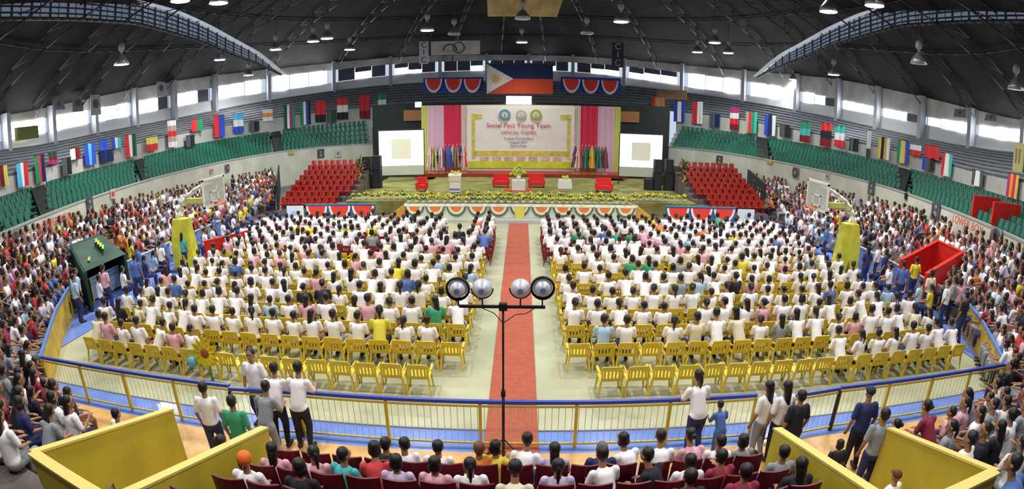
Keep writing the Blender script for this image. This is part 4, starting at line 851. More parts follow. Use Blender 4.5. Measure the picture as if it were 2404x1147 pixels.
# ------------------------------------------------------------------ chairs
def near_key(p): return math.hypot(p[0]-CAM_LOC[0], math.hypot(p[1]-CAM_LOC[1], p[2]-CAM_LOC[2]))
def in_frame(p, m=40):
    if p[1] < .3: return False
    x, y = proj(p); return -m < x < 2404+m and -m < y < 1147+m
chy = mat('chair yellow', (.74, .53, .03), .38, noise=.06, scale=3, spec=.5); chm = mat('chair maroon', (.26, .022, .03), .45, noise=.15, scale=3)
def widen(parts, k=1.13):
    for _, m in parts: m.v = [(x*k, y, z) for x, y, z in m.v]
    return parts
def chair_parts():
    S = MB(); S.box((0, .02, .425), (.44, .43, .025)); S.box((0, .235, .41), (.42, .03, .05)); S.box((-.215, .02, .41), (.025, .42, .05)); S.box((.215, .02, .41), (.025, .42, .05))
    B = MB(); 
    for i in range(5): x = -.15+.075*i; B.box((x, -.235, .60), (.045, .02, .24), tilt=.14)
    B.box((0, -.265, .765), (.46, .022, .12), tilt=.14, top=.9); B.box((0, -.205, .475), (.42, .02, .06), tilt=.14)
    for s in (-1, 1): B.box((s*.205, -.235, .6), (.04, .025, .36), tilt=.14)
    A = []
    for s in (-1, 1):
        a = MB(); a.tube([(s*.235, -.24, .66), (s*.265, -.1, .655), (s*.265, .12, .64), (s*.25, .2, .60)], .018, 5); a.box((s*.262, -.02, .66), (.05, .32, .016)); a.cyl((s*.25, .2, .61), (s*.225, .22, .43), .018, n=5); A.append(a)
    L = []
    for sx in (-1, 1):
        for sy in (-1, 1):
            l = MB(); l.add([(sx*.19, sy*.17+.01, .42), (sx*.235, sy*.17+.01, .42), (sx*.235, sy*.22+.01, .42), (sx*.19, sy*.22+.01, .42), (sx*.24, sy*.23, 0), (sx*.27, sy*.23, 0), (sx*.27, sy*.26, 0), (sx*.24, sy*.26, 0)], [(0, 1, 2, 3), (7, 6, 5, 4), (0, 4, 5, 1), (1, 5, 6, 2), (2, 6, 7, 3), (3, 7, 4, 0)]); L.append(l)
    return [('seat', S), ('backrest', B)]+[('armrest', a) for a in A]+[('leg', l) for l in L]
CP = widen(chair_parts())
def merged(parts):
    m = MB()
    for _, p in parts: m.add(p.v, p.f)
    return m
chair_merged = merged(CP)
def mass(name, label, cat, tmpl, places, mats):
    """many copies of one template as ONE counted-as-stuff object"""
    V = np.array(tmpl.v); F = tmpl.f; nv = len(V); vs = []; fs = []
    for i, (p, rz) in enumerate(places):
        c, s = math.cos(rz), math.sin(rz); W = V.copy(); W[:, 0] = V[:, 0]*c-V[:, 1]*s+p[0]; W[:, 1] = V[:, 0]*s+V[:, 1]*c+p[1]; W[:, 2] += p[2]
        vs.append(W); fs += [tuple(a+i*nv for a in f) for f in F]
    me = bpy.data.meshes.new(name); me.from_pydata(np.concatenate(vs).tolist(), [], fs); me.materials.append(mats); me.update()
    o = bpy.data.objects.new(name, me); C.objects.link(o); return tag(o, label, cat, None, 'stuff')
def family(name, places, cat, group, tmpl_parts, m, mass_label, detail=60, limit=300, massname=None):
    """places: list of (pos, rz, label)"""
    places = sorted([q for q in places], key=lambda q: near_key(q[0]))
    ind, rest = places[:limit], places[limit:]
    big = thing(name, 'x', cat, (0, 0, -60), 0, group)
    for nm, p in tmpl_parts: p.obj(nm, m, big)
    mg = merged(tmpl_parts).mesh(name, m); first = True
    for i, (p, rz, lab) in enumerate(ind):
        if i < detail:
            if first: big.location = p; big.rotation_euler = (0, 0, rz); big['label'] = lab; first = False
            else: dup(big, p, rz, lab, group)
        else:
            o = bpy.data.objects.new(name, mg); C.objects.link(o); o.location = p; o.rotation_euler = (0, 0, rz); tag(o, lab, cat, group)
    if first:
        for c_ in list(big.children): bpy.data.objects.remove(c_)
        bpy.data.objects.remove(big)
    if rest: mass(massname or name+'_mass', mass_label, cat, merged(tmpl_parts), [(p, rz) for p, rz, _ in rest], m)

FLX = {-1: [-1.42-.62*i for i in range(19)], 1: [1.78+.62*i for i in range(19)]}
YROWS = [11.38]+[12.7+1.2*i for i in range(8)]; MROWS = [22.3+.88*i for i in range(6)]
SN = {-1: 'left', 1: 'right'}
people = []   # dict(p, rz, kind, words, region)
yel_places = []; mar_places = []
WORDS = {}
def shirt_pick(tab):
    u = random.random()*sum(w_ for _, w_ in tab)
    for c_, w_ in tab:
        u -= w_
        if u <= 0: return c_
    return tab[0][0]
SH = dict(white=(.88, .87, .90), cream=(.72, .66, .50), pink=(.72, .40, .46), red=(.55, .05, .05), blue=(.08, .16, .45), black=(.02, .02, .03), yellow=(.70, .60, .06), green=(.05, .35, .18), orange=(.75, .22, .04), grey=(.28, .30, .34), lilac=(.55, .48, .66), teal=(.08, .45, .48), brown=(.22, .10, .05), navy=(.03, .04, .14), maroon=(.28, .03, .06))
SH['light blue'] = (.40, .58, .75)
FLOOR_T = [('white', 80), ('cream', 5), ('pink', 6), ('yellow', 1.5), ('light blue', 2), ('blue', 1), ('black', 1.5), ('green', 1), ('orange', .7), ('grey', 1)]
SIDE_T = [('white', 40), ('pink', 9), ('red', 9), ('black', 11), ('blue', 6), ('lilac', 10), ('grey', 9), ('orange', 3), ('yellow', 2), ('maroon', 4), ('light blue', 4)]  # grey and lilac weights raised to paint in the stands' dimmer light
NEAR_T = [('white', 26), ('black', 30), ('navy', 14), ('grey', 9), ('pink', 6), ('maroon', 8), ('blue', 4), ('lilac', 4), ('red', 4)]
HAIRS = ['short', 'short', 'short', 'long', 'ponytail', 'bun', 'bob']
HW = dict(short='short hair', long='long loose hair', ponytail='a ponytail', bun='a hair bun', bob='bobbed hair', cap='a cap', scarf='a headscarf')
def add_person(p, rz, pose, shirt, hair, label, size=1.0, pants=None, hairc='black'):
    people.append(dict(p=p, rz=rz, pose=pose, shirt=shirt, hair=hair, label=label, size=size, pants=pants, hairc=hairc))
SEATED = ['sit_a', 'sit_b', 'sit_c', 'sit_d']
for sd in (-1, 1):
    for r, y in enumerate(YROWS):
        for i, x in enumerate(FLX[sd]):
            if r == 0 and (i == 0): continue
            if r == 0 and sd < 0 and i > 17: continue
            yy = y+.008*(i % 3)-(.0 if r else 0)
            lab = f'yellow plastic armchair, {nth(r+1)} row from the railing, {nth(i+1)} {SN[sd]} of carpet'
            yel_places.append(((x, yy, 0), random.uniform(-.06, .06), lab))
            if r == 0 and i < 11: continue
            occ = .94 if r > 1 else (1.0 if i > 0 else 0)
            if r == 1 and sd > 0 and i == 3: continue
            if random.random() > occ: continue
            s_ = shirt_pick(FLOOR_T); h = random.choice(HAIRS)
            add_person((x+random.uniform(-.04, .04), yy+.02, 0), random.gauss(0, .16), random.choice(SEATED), s_, h, f'{s_}-shirted person, {HW[h]}, {nth(r+1)} chair row, {nth(i+1)} {SN[sd]} of carpet', random.uniform(.92, 1.05))
    for r, y in enumerate(MROWS):
        xs = [(-1.25-.60*i) if sd < 0 else (1.55+.60*i) for i in range(21)]
        for i, x in enumerate(xs):
            if sd < 0 and i in (2, 3) and r > 1: continue      # inner side aisle
            
            mar_places.append(((x, y, 0), random.uniform(-.05, .05), f'maroon plastic chair, {nth(r+1)} row beyond the yellow ones, {nth(i+1)} {SN[sd]} of carpet'))
            if random.random() > .95: continue
            s_ = shirt_pick(FLOOR_T); h = random.choice(HAIRS)
            add_person((x, y+.02, 0), random.gauss(0, .2), random.choice(SEATED), s_, h, f'{s_}-shirted person, {HW[h]}, {nth(r+1)} maroon chair row, {nth(i+1)} {SN[sd]} of carpet', random.uniform(.92, 1.05))
family('yellow_chair', yel_places, 'chair', 'yellow plastic chairs on the court', CP, chy, 'further rows of yellow plastic chairs between the seated audience', 70, 300, 'yellow_chairs')
family('maroon_chair', mar_places, 'chair', 'maroon plastic chairs on the court', CP, chm, 'remaining maroon plastic chairs near the stage', 0, 300, 'maroon_chairs')
# moulded arena seats: one shell on a foot
def shell(w=.44, hb=.42):
    S = MB(); S.box((0, .03, .40), (w, .40, .05), top=.96)
    B = MB(); n = 6
    for i in range(n):
        a0, a1 = -.5+i/n, -.5+(i+1)/n; f0 = lambda a: -.17-.05*math.cos(a*pi)
        B.add([(a0*w, f0(a0), .40), (a1*w, f0(a1), .40), (a1*w*.9, f0(a1)-.08, .40+hb), (a0*w*.9, f0(a0)-.08, .40+hb), (a0*w, f0(a0)-.03, .40), (a1*w, f0(a1)-.03, .40), (a1*w*.9, f0(a1)-.11, .40+hb), (a0*w*.9, f0(a0)-.11, .40+hb)], [(0, 1, 2, 3), (7, 6, 5, 4), (3, 2, 6, 7), (0, 4, 5, 1)], False)
    F = MB(); F.box((0, 0, .19), (.10, .16, .38)); return [('seat', S), ('backrest', B), ('foot', F)]
SHL = shell()
grn = mat('seat green', (.010, .115, .075), .28, noise=.25, scale=.35, spec=.7); redS = mat('seat red', (.36, .020, .012), .2, noise=.2, scale=.5, spec=.6)
green = []
secs = [(-1, KL, [(2.3, 2.3, 3.0, 4.2), (3.5, 4.6, 6.5, 7.7), (6.9, 8.05, 12.3, 13.0), (12.65, 13.4, 15.75, 15.75)]), (1, KRr, [(25.25, 25.25, 28.75, 27.5), (29.2, 27.95, 33.85, 32.7), (34.3, 33.1, 38.5, 37.4)])]
for sd, K, ss in secs:
    for si, (f0, b0, f1, b1) in enumerate(ss):
        for r in range(5):
            k0, k1 = f0+(b0-f0)*r/4, f1+(b1-f1)*r/4
            off = .45+.625*r; L = np.linalg.norm(ring_pt(k1, off)-ring_pt(k0, off))*1.01; n = int(L/.47)
            for i in range(n):
                k = k0+(k1-k0)*(i+.5)/n; p = ring_pt(k, off); nn = ring(k)[1]; z = ring(k)[2][0]; zt = 3.62+(z-3.62)*r/4-.85
                blk = nth(si+1)
                green.append(((p[0], p[1], zt), math.atan2(nn[1], nn[0])+pi/2, f'green balcony seat, {SN[sd]} side, {blk} block, {nth(r+1)} row up, {nth(i+1)} along'))
family('green_stadium_chair', green, 'seat', 'green moulded seats round the balcony', SHL, grn, 'remaining green moulded seats of the balcony furthest from the camera', 0, 300, 'green_seats')
# red end bleachers
for sd, (xa, xb) in ((-1, (-15.6, -10.9)), (1, (11.6, 16.4))):
    f = MB()
    for r in range(8): y = 33.0+.85*r; z = .35+.26*r; f.box(((xa+xb)/2+sd*.0, y+.4, z/2), (xb-xa, .85, z))
    f.box(((xa+xb)/2, 40.3, 1.3), (xb-xa, 1.0, 2.6)); struct('wall_red_bleacher', f, concrete)
    pl = []
    for r in range(8):
        y = 33.3+.85*r; z = .35+.26*r; n = 9 if r > 1 else 8
        for i in range(n):
            x = xa+.3+.5*i if sd < 0 else xb-.3-.5*i
            pl.append(((x, y, z), pi, f'glossy red seat {SN[sd]} of the stage, {nth(r+1)} row up, {nth(i+1)} from outer end'))
    family('red_stadium_chair', pl, 'seat', f'red seats {SN[sd]} of the stage', shell(.40, .40), redS, '', 0, 300)
# near centre rows of maroon seats
nearpl = []
for r, (y, z) in enumerate(NEAR[:6]):
    xs = [x for x in np.arange(-7.0, 7.6, .52) if (-3.75 < x < 4.25)]
    for i, x in enumerate(xs): nearpl.append(((float(x), y-.05, z), 0, f'dark maroon seat at the near end, {nth(r+1)} row up, {nth(i+1)} from left parapet'))
mar2 = mat('arena maroon', (.13, .010, .018), .35, noise=.1, scale=3)
family('maroon_stadium_chair', nearpl, 'seat', 'maroon arena seats below the camera', shell(.52, .80), mar2, '', 200, 300)

# ------------------------------------------------------------------ people in the near centre rows (placed by the heads the photo shows)
def row_person(px, r, shirt, hair, desc, pose='sit_a', rz=0.0, size=1.0, hairc='black', pants='navy'):
    y, z = NEAR[r]; x = None; P = at_y(px, 1060, y)
    size *= .93
    for _ in range(4):
        q = proj((P[0], y, z+1.15)); P = P+np.array(((px-q[0])*y*1.2/CAM_F, 0, 0))
    add_person((P[0], y, z), rz, pose, shirt, hair, desc, size, pants, hairc)
NEARP_ = [(905, 0, 'black', 'short', 'person in black top with white collar, front row below camera, left of the aisle', 'sit_a', 0), (950, 0, 'white', 'short', 'person in white shirt turned aside, just right of the front-row black top', 'sit_c', .3), (1028, 0, 'white', 'short', 'person in white shirt with thick black hair alone in front row left of carpet', 'sit_a', 0),
 (1125, 0, 'orange', 'short', 'person in dull orange top with light brown hair just left of the light stand', 'sit_a', .1), (1160, 0, 'yellow', 'bob', 'person in yellow shirt directly beside the light stand pole', 'sit_d', -.3), (1228, 0, 'white', 'short', 'person in white shirt leaning low just right of the light stand', 'sit_b', -.2), (1302, 0, 'lilac', 'long', 'person in lilac top with very long black hair in front row right of carpet', 'sit_a', 0),
 (1413, 0, 'navy', 'short', 'person with grey hair and dark purple top in front row right of carpet', 'sit_a', 0), (1492, 0, 'white', 'bob', 'person in white shirt and blue jeans leaning over in front row', 'sit_b', .5), (1560, 0, 'white', 'short', 'person in white shirt with bowed head in front row, right of blue jeans one', 'sit_b', 0), (1640, 0, 'pink', 'bun', 'person in bright pink top with a hair bun in front row near the boy', 'sit_b', .2), (1690, 0, 'white', 'short', 'person in white shirt in front row below the small boy', 'sit_c', -.2), (1745, 0, 'grey', 'bob', 'person in pale grey top with big dark hair by the right yellow parapet', 'sit_a', .1),
 (735, 1, 'pink', 'ponytail', 'person in pink blouse with ponytail at left end of second row', 'sit_c', .1), (800, 1, 'teal', 'short', 'person in bright cyan top in second row, right of the pink ponytail', 'sit_d', -.3), (878, 1, 'red', 'bob', 'person in red shirt in second row, right of the cyan top', 'sit_b', .2), (930, 1, 'lilac', 'bob', 'person in pale lilac shirt with big curly black hair in the second row', 'sit_a', 0), (1020, 1, 'pink', 'bob', 'person in pink shirt with bobbed hair in the second row left of aisle', 'sit_a', -.1),
 (1104, 1, 'white', 'ponytail', 'person in white shirt with low ponytail in second row left of light stand', 'sit_a', .1), (1208, 2, 'cream', 'short', 'dark-haired person in cream top in second row straight below the light stand', 'sit_b', 0), (1310, 1, 'lilac', 'ponytail', 'person in lilac print blouse with long ponytail in the second row', 'sit_a', 0), (1435, 1, 'white', 'short', 'person in white shirt bending forward in second row right of aisle', 'sit_b', .3), (1560, 1, 'black', 'short', 'person in black shirt leaning left in second row right of aisle', 'sit_b', .7), (1620, 1, 'white', 'long', 'person in white top in second row behind the pink top', 'sit_a', 0), (1700, 1, 'maroon', 'short', 'person in maroon top in second row near the right parapet', 'sit_d', .2), (1840, 1, 'grey', 'short', 'person in pale grey shirt against the right yellow parapet', 'sit_a', 0),
 (640, 1, 'pink', 'long', 'person in pink blouse with long straight black hair near the left parapet', 'sit_a', .1), (575, 2, 'white', 'scarf', 'person wearing a round orange cap beside the left yellow parapet', 'sit_a', 0), (520, 1, 'navy', 'long', 'person with long black hair right against the left yellow parapet', 'sit_a', 0), (700, 2, 'black', 'bob', 'person in black top with dark bobbed hair in the third row at left', 'sit_c', 0), (1750, 2, 'maroon', 'short', 'person in maroon shirt in the third row at right', 'sit_a', 0), (1880, 2, 'black', 'long', 'person in black with long hair low against the right parapet', 'sit_a', 0), (1620, 2, 'black', 'short', 'person in black shirt at the bottom edge right of centre', 'sit_a', 0)]
for px, r, sh, h, d, pose, rz in NEARP_: row_person(px, r, sh, h, d, pose, rz, hairc='grey' if px == 1413 else ('orange' if h == 'scarf' else ('brown' if px == 1125 else 'black')))
# standing people
def standing(px, py, Y, zf, shirt, hair, lab, pose, rz=0.0, size=1.0, pants='navy', hairc='black'):
    P = at_y(px, py, Y); add_person((P[0], Y, zf), rz, pose, shirt, hair, lab, size, pants, hairc)
standing(684, 850, 8.72, 0, 'white', 'short', 'standing person in white shirt and black trousers leaning both arms on the railing', 'lean', 0, 1.0, 'black')
standing(630, 855, 8.72, 0, 'white', 'short', 'standing person in white shirt at railing, second from left of the leaning three', 'lean', .1, .97, 'black')
standing(590, 842, 9.45, 0, 'white', 'short', 'person in white polo standing beyond the railing and facing the camera', 'stand', pi, .98, 'navy')
standing(610, 925, 8.1, .0, 'grey', 'short', 'standing person in pale grey shirt bending toward the railing', 'lean', -.1, .93, 'grey')
standing(482, 935, 7.9, 0, 'white', 'short', 'person in white shirt standing between yellow parapet and railing at left', 'stand', .2, .97, 'navy')
standing(545, 950, 7.6, 0, 'green', 'short', 'person in dark green striped shirt standing at the left parapet mouth', 'stand', .1, .95, 'navy')
standing(505, 1010, 6.3, 0, 'white', 'short', 'dark-haired person standing inside the left yellow vomitory', 'stand', .1, .95, 'navy')
standing(1648, 915, 8.75, 0, 'white', 'ponytail', 'standing person in white shirt and dark jeans holding the right gate railing', 'lean', .1, .97, 'navy')
standing(1700, 965, 8.6, 0, 'blue', 'short', 'small child in blue top and blue trousers at the right railing', 'lean', .2, .66, 'blue')
standing(1806, 912, 8.45, 0, 'white', 'long', 'person in white blouse with long hair, left one of the pair by the mesh gate', 'stand', .4, .95, 'grey')
standing(1850, 905, 8.3, 0, 'white', 'long', 'standing person in white blouse and dark skirt, right one of the pair by the gate', 'stand', .2, .98, 'black')
standing(1878, 950, 8.0, 0, 'black', 'short', 'person in black shirt standing at front end of the right parapet', 'stand', .1, .95, 'black')
standing(2035, 955, 7.7, 0, 'navy', 'cap', 'person in dark teal shirt and cap standing between the right parapets', 'stand', -.1, 1.0, 'black', 'navy')
standing(2070, 1000, 6.9, 0, 'grey', 'short', 'person in grey-blue shirt leaning on the right yellow parapet', 'stand', -.2, 1.0, 'navy')
standing(1975, 1035, 6.9, 0, 'black', 'bob', 'person in black crouching inside the right yellow vomitory', 'stand', 0, .72, 'black')
standing(2115, 1095, 5.6, 0, 'white', 'cap', 'child in white and dark vest with a cap inside the right vomitory', 'stand', .2, .80, 'black', 'maroon')
for i, (x, y, sh, lab) in enumerate(((-14.8, 15.2, 'pink', 'person in pink standing beside the left barrier among the floor crowd'), (-14.3, 16.6, 'blue', 'person in blue and white standing near the left floor corner'), (-14.7, 18.9, 'white', 'person in white standing in the left side aisle'), (-14.5, 20.4, 'teal', 'person in dark teal standing by the green tarpaulin'), (-15.2, 13.9, 'light blue', 'person in light blue standing at the left barrier end'),
        (15.0, 14.2, 'white', 'person in white standing beside the right barrier'), (15.2, 15.4, 'cream', 'person in cream standing near the right barrier end'), (14.7, 16.6, 'blue', 'person in blue standing before the red parapet'), (15.9, 17.2, 'yellow', 'person in bright yellow at the mouth of the red parapet'), (14.6, 19.0, 'navy', 'person in navy standing left of the red parapet'), (14.7, 12.9, 'black', 'person in black carrying a white cloth by the right barrier'))):
    add_person((x, y, 0), random.uniform(-.5, .5), 'stand', sh, random.choice(HAIRS), lab, .97, 'navy')
# standing crowd on the side floor (blue border) and seated crowd in the stands
def facing(p): return math.atan2(36-p[1], 0-p[0])-pi/2
for sd in (-1, 1):
    for i in range(34):
        x = sd*(14.75+random.random()*1.2); y = 14.5+i*.42+random.random()*.2
        if in_vom(sd, x, y, .3): continue
        if 19.9 < y < 21.3: continue
        sh = shirt_pick([('white', 40), ('blue', 18), ('navy', 8), ('pink', 8), ('yellow', 6), ('light blue', 8), ('grey', 8)])
        add_person((x, y, 0), facing((x, y)), 'sit_a' if i % 3 else 'stand', sh, random.choice(HAIRS), f'{sh}-shirted person in the {SN[sd]} side aisle, {nth(i+1)} from the railing end', .96)
    for r in range(NROW):
        s = .03; cnt = 0; lastp = None
        while s < 10:
            t = (r+.72)/NROW; p, zb = tier_pt(sd, s, t); q, _ = tier_pt(sd, s+.05, t); step = np.linalg.norm(q-p)/.05; near = s < 4.0
            z = tier_z(zb, r); cnt += 1; s += (.52 if near else .48)/max(step, .3)
            blockv = in_vom(sd, p[0], p[1], .42)
            if blockv or (s > 5.2 and int(s*7) % 9 == 0) or random.random() > .93: continue
            if 3.2 < p[1] < 7.9 and abs(p[0]) < 7.0: continue
            tab = NEAR_T if s < 3.8 else SIDE_T; sh = shirt_pick(tab); h = random.choice(HAIRS)
            if near and random.random() > .97: continue
            add_person((p[0], p[1], z), facing(p)+random.gauss(0, .25), random.choice(SEATED), sh, h, f'{sh}-shirted person, {HW[h]}, {SN[sd]} stand, {nth(r+1)} row, {nth(cnt)} from near end', random.uniform(.9, 1.04), random.choice(['navy', 'black', 'grey', 'brown']))

# ------------------------------------------------------------------ figures
skin = mat('skin', (.36, .19, .11), .55); eyem = mat('eye', (.02, .015, .01), .3); lipm = mat('lip', (.35, .10, .08), .5)
HC = dict(black=mat('hair black', (.012, .010, .010), .45, spec=.4), grey=mat('hair grey', (.14, .14, .14), .6), orange=mat('cap orange', (.75, .16, .02), .6), brown=mat('hair brown', (.16, .07, .035), .5), navy=mat('cap navy', (.02, .03, .06), .7), maroon=mat('cap maroon', (.12, .03, .03), .7))
def cap_(m, p, q, r0, r1):
    """tapered capsule"""
    p, q = Vector(p), Vector(q); m.cyl(p, q, r0, r1, n=12); m.ball(p, r0, 12, 8); m.ball(q, r1, 12, 8)
def remesh(m, vox, name, smooth=3):
    me = m.mesh('tmp', []); o = bpy.data.objects.new('tmp', me); C.objects.link(o)
    a = o.modifiers.new('r', 'REMESH'); a.mode = 'VOXEL'; a.voxel_size = vox; a.use_smooth_shade = True
    b = o.modifiers.new('s', 'SMOOTH'); b.factor = .5; b.iterations = smooth
    dg = bpy.context.evaluated_depsgraph_get(); dg.update(); out = bpy.data.meshes.new_from_object(o.evaluated_get(dg)); out.name = name
    bpy.data.objects.remove(o); return out
def figure(pose):
    J = {}
    if pose.startswith('sit'):
        lean = {'sit_a': .02, 'sit_b': .22, 'sit_c': .04, 'sit_d': .06}[pose]; turn = {'sit_a': 0, 'sit_b': .1, 'sit_c': .5, 'sit_d': -.45}[pose]
        hip = (0, 0, .54); ch = (0, lean*.9, .54+.38); nk = (0, lean*1.2, .54+.53); hd = (0, lean*1.45+.02, .54+.70)
        for s in (-1, 1):
            J[s] = dict(sh=(s*.165, ch[1], ch[2]+.09), el=(s*.215, ch[1]+.06, ch[2]-.16), wr=(s*.12, ch[1]+.28, ch[2]-.24 if pose != 'sit_d' or s < 0 else ch[2]-.05), hp=(s*.09, .02, .52), kn=(s*.12, .42, .50), an=(s*.12, .40, .09), toe=(s*.13, .55, .03))
    else:
        lean = {'stand': .0, 'lean': .16}[pose]; turn = 0 if pose == 'stand' else .15
        hip = (0, 0, .88); ch = (0, lean*.9, 1.27); nk = (0, lean*1.2, 1.43); hd = (0, lean*1.4+.02, 1.60)
        for s in (-1, 1):
            el = (s*.235, ch[1]-.02, ch[2]-.20) if pose == 'stand' else (s*.25, ch[1]+.06, ch[2]-.15); wr = (s*.23, ch[1]+.07, ch[2]-.42) if pose == 'stand' else (s*.2, ch[1]+.27, ch[2]-.13)
            J[s] = dict(sh=(s*.165, ch[1], ch[2]+.09), el=el, wr=wr, hp=(s*.09, 0, .86), kn=(s*.10, .02+.06*(s > 0), .48), an=(s*.11, -.02-.02*s, .09), toe=(s*.13, .13, .03))
    B = MB(); B.ball(hip, (.155, .12, .12), 14, 9); cap_(B, (0, hip[1], hip[2]+.08), ch, .115, .13); B.ball(ch, (.165, .115, .13), 14, 9); cap_(B, (0, nk[1]-.01, nk[2]-.06), (0, hd[1]-.01, hd[2]-.06), .055, .05)
    ct, s_ = math.cos(turn), math.sin(turn); H = lambda x, y, z: (hd[0]+x*ct-y*s_, hd[1]+x*s_+y*ct, hd[2]+z)
    B.ball(H(0, 0, .02), (.078, .092, .105), 16, 11); B.ball(H(0, .035, -.06), (.052, .055, .055), 12, 8); cap_(B, H(0, .088, .0), H(0, .108, -.028), .009, .014)
    for s in (-1, 1):
        B.ball(H(s*.08, -.005, -.01), (.016, .022, .032), 8, 6); j = J[s]
        cap_(B, j['sh'], j['el'], .050, .038); cap_(B, j['el'], j['wr'], .038, .026); cap_(B, j['hp'], j['kn'], .082, .055); cap_(B, j['kn'], j['an'], .055, .036); cap_(B, (j['an'][0], j['an'][1], .045), j['toe'], .038, .030)
        w = Vector(j['wr']); d = (w-Vector(j['el'])).normalized(); sdv = d.cross(Vector((0, 0, 1))).normalized() if abs(d.z) < .95 else Vector((0, 1, 0)); up = sdv.cross(d)
        pc = w+d*.05; cap_(B, w+d*.02, w+d*.07, .026, .030)
        for k, (off, ln) in enumerate(((-.030, .062), (-.011, .075), (.010, .072), (.030, .058))):
            b0 = w+d*.075+sdv*off; b1 = b0+d*ln*.6; b2 = b1+(d*.7-up*.7*(1 if up.z > 0 else -1))*ln*.45; cap_(B, b0, b1, .0115, .0105); cap_(B, b1, b2, .0105, .009)
        cap_(B, w+d*.03-sdv*s*.02, w+d*.075-sdv*s*.055, .013, .010)
    S = MB(); S.ball((0, hip[1], hip[2]+.02), (.175, .14, .11), 14, 9); cap_(S, (0, hip[1], hip[2]+.08), ch, .14, .145); S.ball(ch, (.185, .13, .14), 14, 9); S.ball((0, nk[1]-.015, nk[2]-.055), (.085, .075, .05), 12, 8)
    for s in (-1, 1):
        j = J[s]; m_ = tuple(a*.25+b*.75 for a, b in zip(j['sh'], j['el'])); cap_(S, j['sh'], m_, .066, .060)
    T = MB(); T.ball((hip[0], hip[1], hip[2]-.03), (.172, .14, .12), 14, 9); Sh = []
    for s in (-1, 1):
        j = J[s]; cap_(T, j['hp'], j['kn'], .098, .072); cap_(T, j['kn'], (j['an'][0], j['an'][1], .12), .070, .050)
        Sh.append(MB()); cap_(Sh[-1], (j['an'][0], j['an'][1]-.02, .045), (j['toe'][0], j['toe'][1], .035), .048, .038)
    body = remesh(B, .0115, 'body', 4)
    # eyes, brows and mouth set into the head
    fm = MB(); 
    for s in (-1, 1): fm.ball(H(s*.030, .080, .018), (.012, .008, .007), 8, 5); fm.box(H(s*.030, .086, .040), (.030, .006, .006))
    fm.k = 1; fm.ball(H(0, .090, -.058), (.022, .008, .007), 8, 5)
    ob = bpy.data.objects.new('a', body); oc = bpy.data.objects.new('b', fm.mesh('f', [eyem, lipm])); 
    import bmesh
    bm = bmesh.new(); bm.from_mesh(body); n0 = len(bm.faces); bm.from_mesh(oc.data); bm.faces.ensure_lookup_table()
    for i, f_ in enumerate(bm.faces): f_.material_index = 0 if i < n0 else (1+fm.m[i-n0]); f_.smooth = True
    out = bpy.data.meshes.new('body'); bm.to_mesh(out); bm.free(); [out.materials.append(x) for x in (skin, eyem, lipm)]
    bpy.data.objects.remove(ob); bpy.data.objects.remove(oc)
    shirt = remesh(S, .02, 'shirt', 3); trousers = remesh(T, .02, 'trousers', 3); shoes = [q_.mesh('shoe', [mat('shoe dark', (.03, .025, .02), .5)]) for q_ in Sh]
    hairs = {}
    for h in ('short', 'long', 'ponytail', 'bun', 'bob', 'cap', 'scarf'):
        m = MB()
        if h == 'cap': m.ball(H(0, -.01, .055), (.092, .105, .085), 14, 9); m.ball(H(0, .10, .05), (.07, .06, .014), 10, 6)
        elif h == 'scarf': m.ball(H(0, -.015, .035), (.105, .115, .115), 14, 9)
        else:
            m.ball(H(0, -.022, .042), (.089, .097, .098), 14, 9); m.ball(H(0, -.045, -.005), (.080, .070, .085), 12, 8)
            if h == 'bob': m.ball(H(0, -.045, -.04), (.098, .075, .09), 12, 8); m.ball(H(.06, -.01, -.04), (.035, .05, .08), 10, 7); m.ball(H(-.06, -.01, -.04), (.035, .05, .08), 10, 7)
            if h == 'long': cap_(m, H(0, -.06, -.04), H(0, -.10, -.30), .075, .06); m.ball(H(0, -.095, -.32), (.085, .035, .10), 10, 7)
            if h == 'ponytail': cap_(m, H(0, -.11, .03), H(0, -.14, -.08), .035, .032); cap_(m, H(0, -.14, -.08), H(0, -.125, -.24), .032, .014)
            if h == 'bun': m.ball(H(0, -.125, .03), (.048, .042, .046), 10, 7)
        hairs[h] = remesh(m, .013, 'hair', 2)
    return dict(body=out, shirt=shirt, trousers=trousers, shoes=shoes, hair=hairs)
FIG = {p: figure(p) for p in ('sit_a', 'sit_b', 'sit_c', 'sit_d', 'stand', 'lean')}
for F_ in FIG.values():
    F_['shirt'].materials.append(None); F_['trousers'].materials.append(None); [h.materials.append(None) for h in F_['hair'].values()]
def smat(c): return mat('cloth '+c, SH[c], .8, noise=.05, scale=9)
vis = [q for q in people if in_frame((q['p'][0], q['p'][1], q['p'][2]+1.1), 60)]
vis.sort(key=lambda q: near_key((q['p'][0], q['p'][1], q['p'][2]+1)))
special = [q for q in vis if q['pose'] in ('stand', 'lean')][:27]
ind = special+[q for q in vis if q not in special]; ind, rest = ind[:300], ind[300:]
def part(nm, me, par, m=None):
    o = bpy.data.objects.new(nm, me); C.objects.link(o); o.parent = par
    if m: o.material_slots[0].link = 'OBJECT'; o.material_slots[0].material = m
    return o
for q in ind:
    Fg = FIG[q['pose']]; s = q['size']; t = thing('person', q['label'], 'person', q['p'], q['rz'], 'audience members nearest the camera'); t.scale = (s*1.13, s*1.08, s*1.07)
    if q['pose'] in ('stand', 'lean'): del t['group']
    part('body', Fg['body'], t); part('shirt', Fg['shirt'], t, smat(q['shirt'])); part('trousers', Fg['trousers'], t, smat(q['pants'] or random.choice(['navy', 'black', 'grey', 'brown']))); part('hair', Fg['hair'][q['hair']], t, HC[q['hairc']]); [part('shoe', m_, t) for m_ in Fg['shoes']]
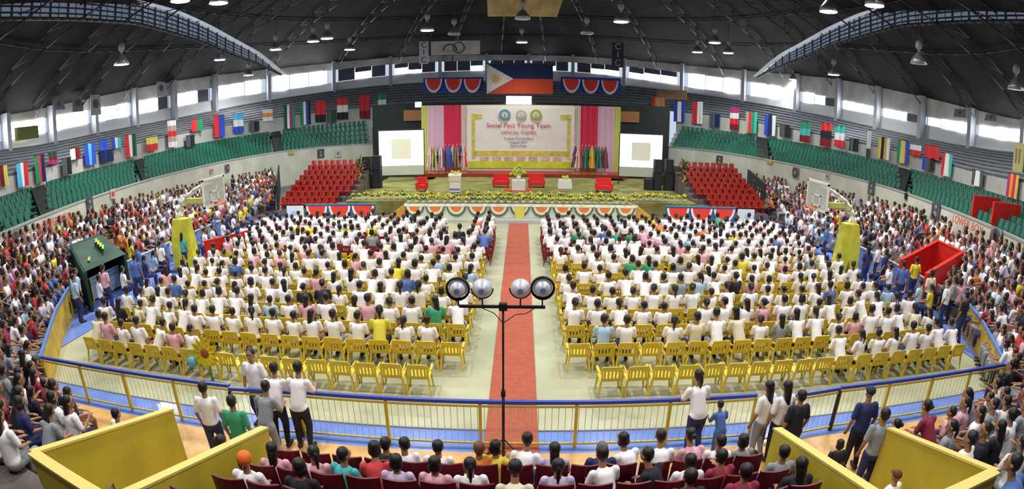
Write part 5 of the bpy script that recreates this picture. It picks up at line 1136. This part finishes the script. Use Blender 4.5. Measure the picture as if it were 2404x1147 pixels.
# everyone further away: one crowd object built from simplified figures
def low(pose, hair):
    Fg = FIG[pose]; Vs = []; Fs = []; Ms = []; o_ = 0
    for mi, (me, ratio) in enumerate(((Fg['body'], .012), (Fg['shirt'], .06), (Fg['trousers'], .06), (Fg['hair'][hair], .10))):
        o = bpy.data.objects.new('t', me); C.objects.link(o); d = o.modifiers.new('d', 'DECIMATE'); d.ratio = ratio
        dg = bpy.context.evaluated_depsgraph_get(); dg.update(); e = o.evaluated_get(dg).to_mesh(); e.calc_loop_triangles()
        v = np.empty(len(e.vertices)*3); e.vertices.foreach_get('co', v); tri = np.empty(len(e.loop_triangles)*3, int); e.loop_triangles.foreach_get('vertices', tri)
        Vs.append(v.reshape(-1, 3)); Fs.append(tri.reshape(-1, 3)+o_); Ms.append(np.full(len(tri)//3, mi)); o_ += len(v)//3
        bpy.data.objects.remove(o)
    return np.concatenate(Vs), np.concatenate(Fs), np.concatenate(Ms)
LOW = {}
def get_low(pose, hair):
    if (pose, hair) not in LOW: LOW[(pose, hair)] = low(pose, hair)
    return LOW[(pose, hair)]
cols = list(SH); cm_ = [skin, HC['black']]+[smat(c) for c in cols]; V, Fc, M = [], [], []; o_ = 0
for q in rest:
    v, f_, m = get_low(q['pose'], q['hair']); c, s = math.cos(q['rz']), math.sin(q['rz']); k = q['size']
    W = np.stack([(v[:, 0]*c*1.15-v[:, 1]*s)*k+q['p'][0], (v[:, 0]*s*1.15+v[:, 1]*c)*k+q['p'][1], v[:, 2]*k*1.06+q['p'][2]], 1)
    idx = np.array([0, 2+cols.index(q['shirt']), 2+cols.index(q['pants'] or 'navy'), 1]); V.append(W); Fc.append(f_+o_); M.append(idx[m]); o_ += len(v)
V, Fc, M = np.concatenate(V), np.concatenate(Fc), np.concatenate(M)
me = bpy.data.meshes.new('crowd'); me.vertices.add(len(V)); me.vertices.foreach_set('co', V.ravel()); me.loops.add(len(Fc)*3); me.loops.foreach_set('vertex_index', Fc.ravel().astype(np.int32))
me.polygons.add(len(Fc)); me.polygons.foreach_set('loop_start', np.arange(len(Fc), dtype=np.int32)*3); [me.materials.append(x) for x in cm_]; me.polygons.foreach_set('material_index', M.astype(np.int32)); me.polygons.foreach_set('use_smooth', np.ones(len(Fc), bool)); me.update(); me.validate()
o = bpy.data.objects.new('crowd', me); C.objects.link(o); tag(o, 'dense seated crowd filling the far floor rows and both side stands', 'crowd', None, 'stuff')
print('people', len(people), 'visible', len(vis), 'crowd faces', len(Fc), 'objects', len(bpy.data.objects))
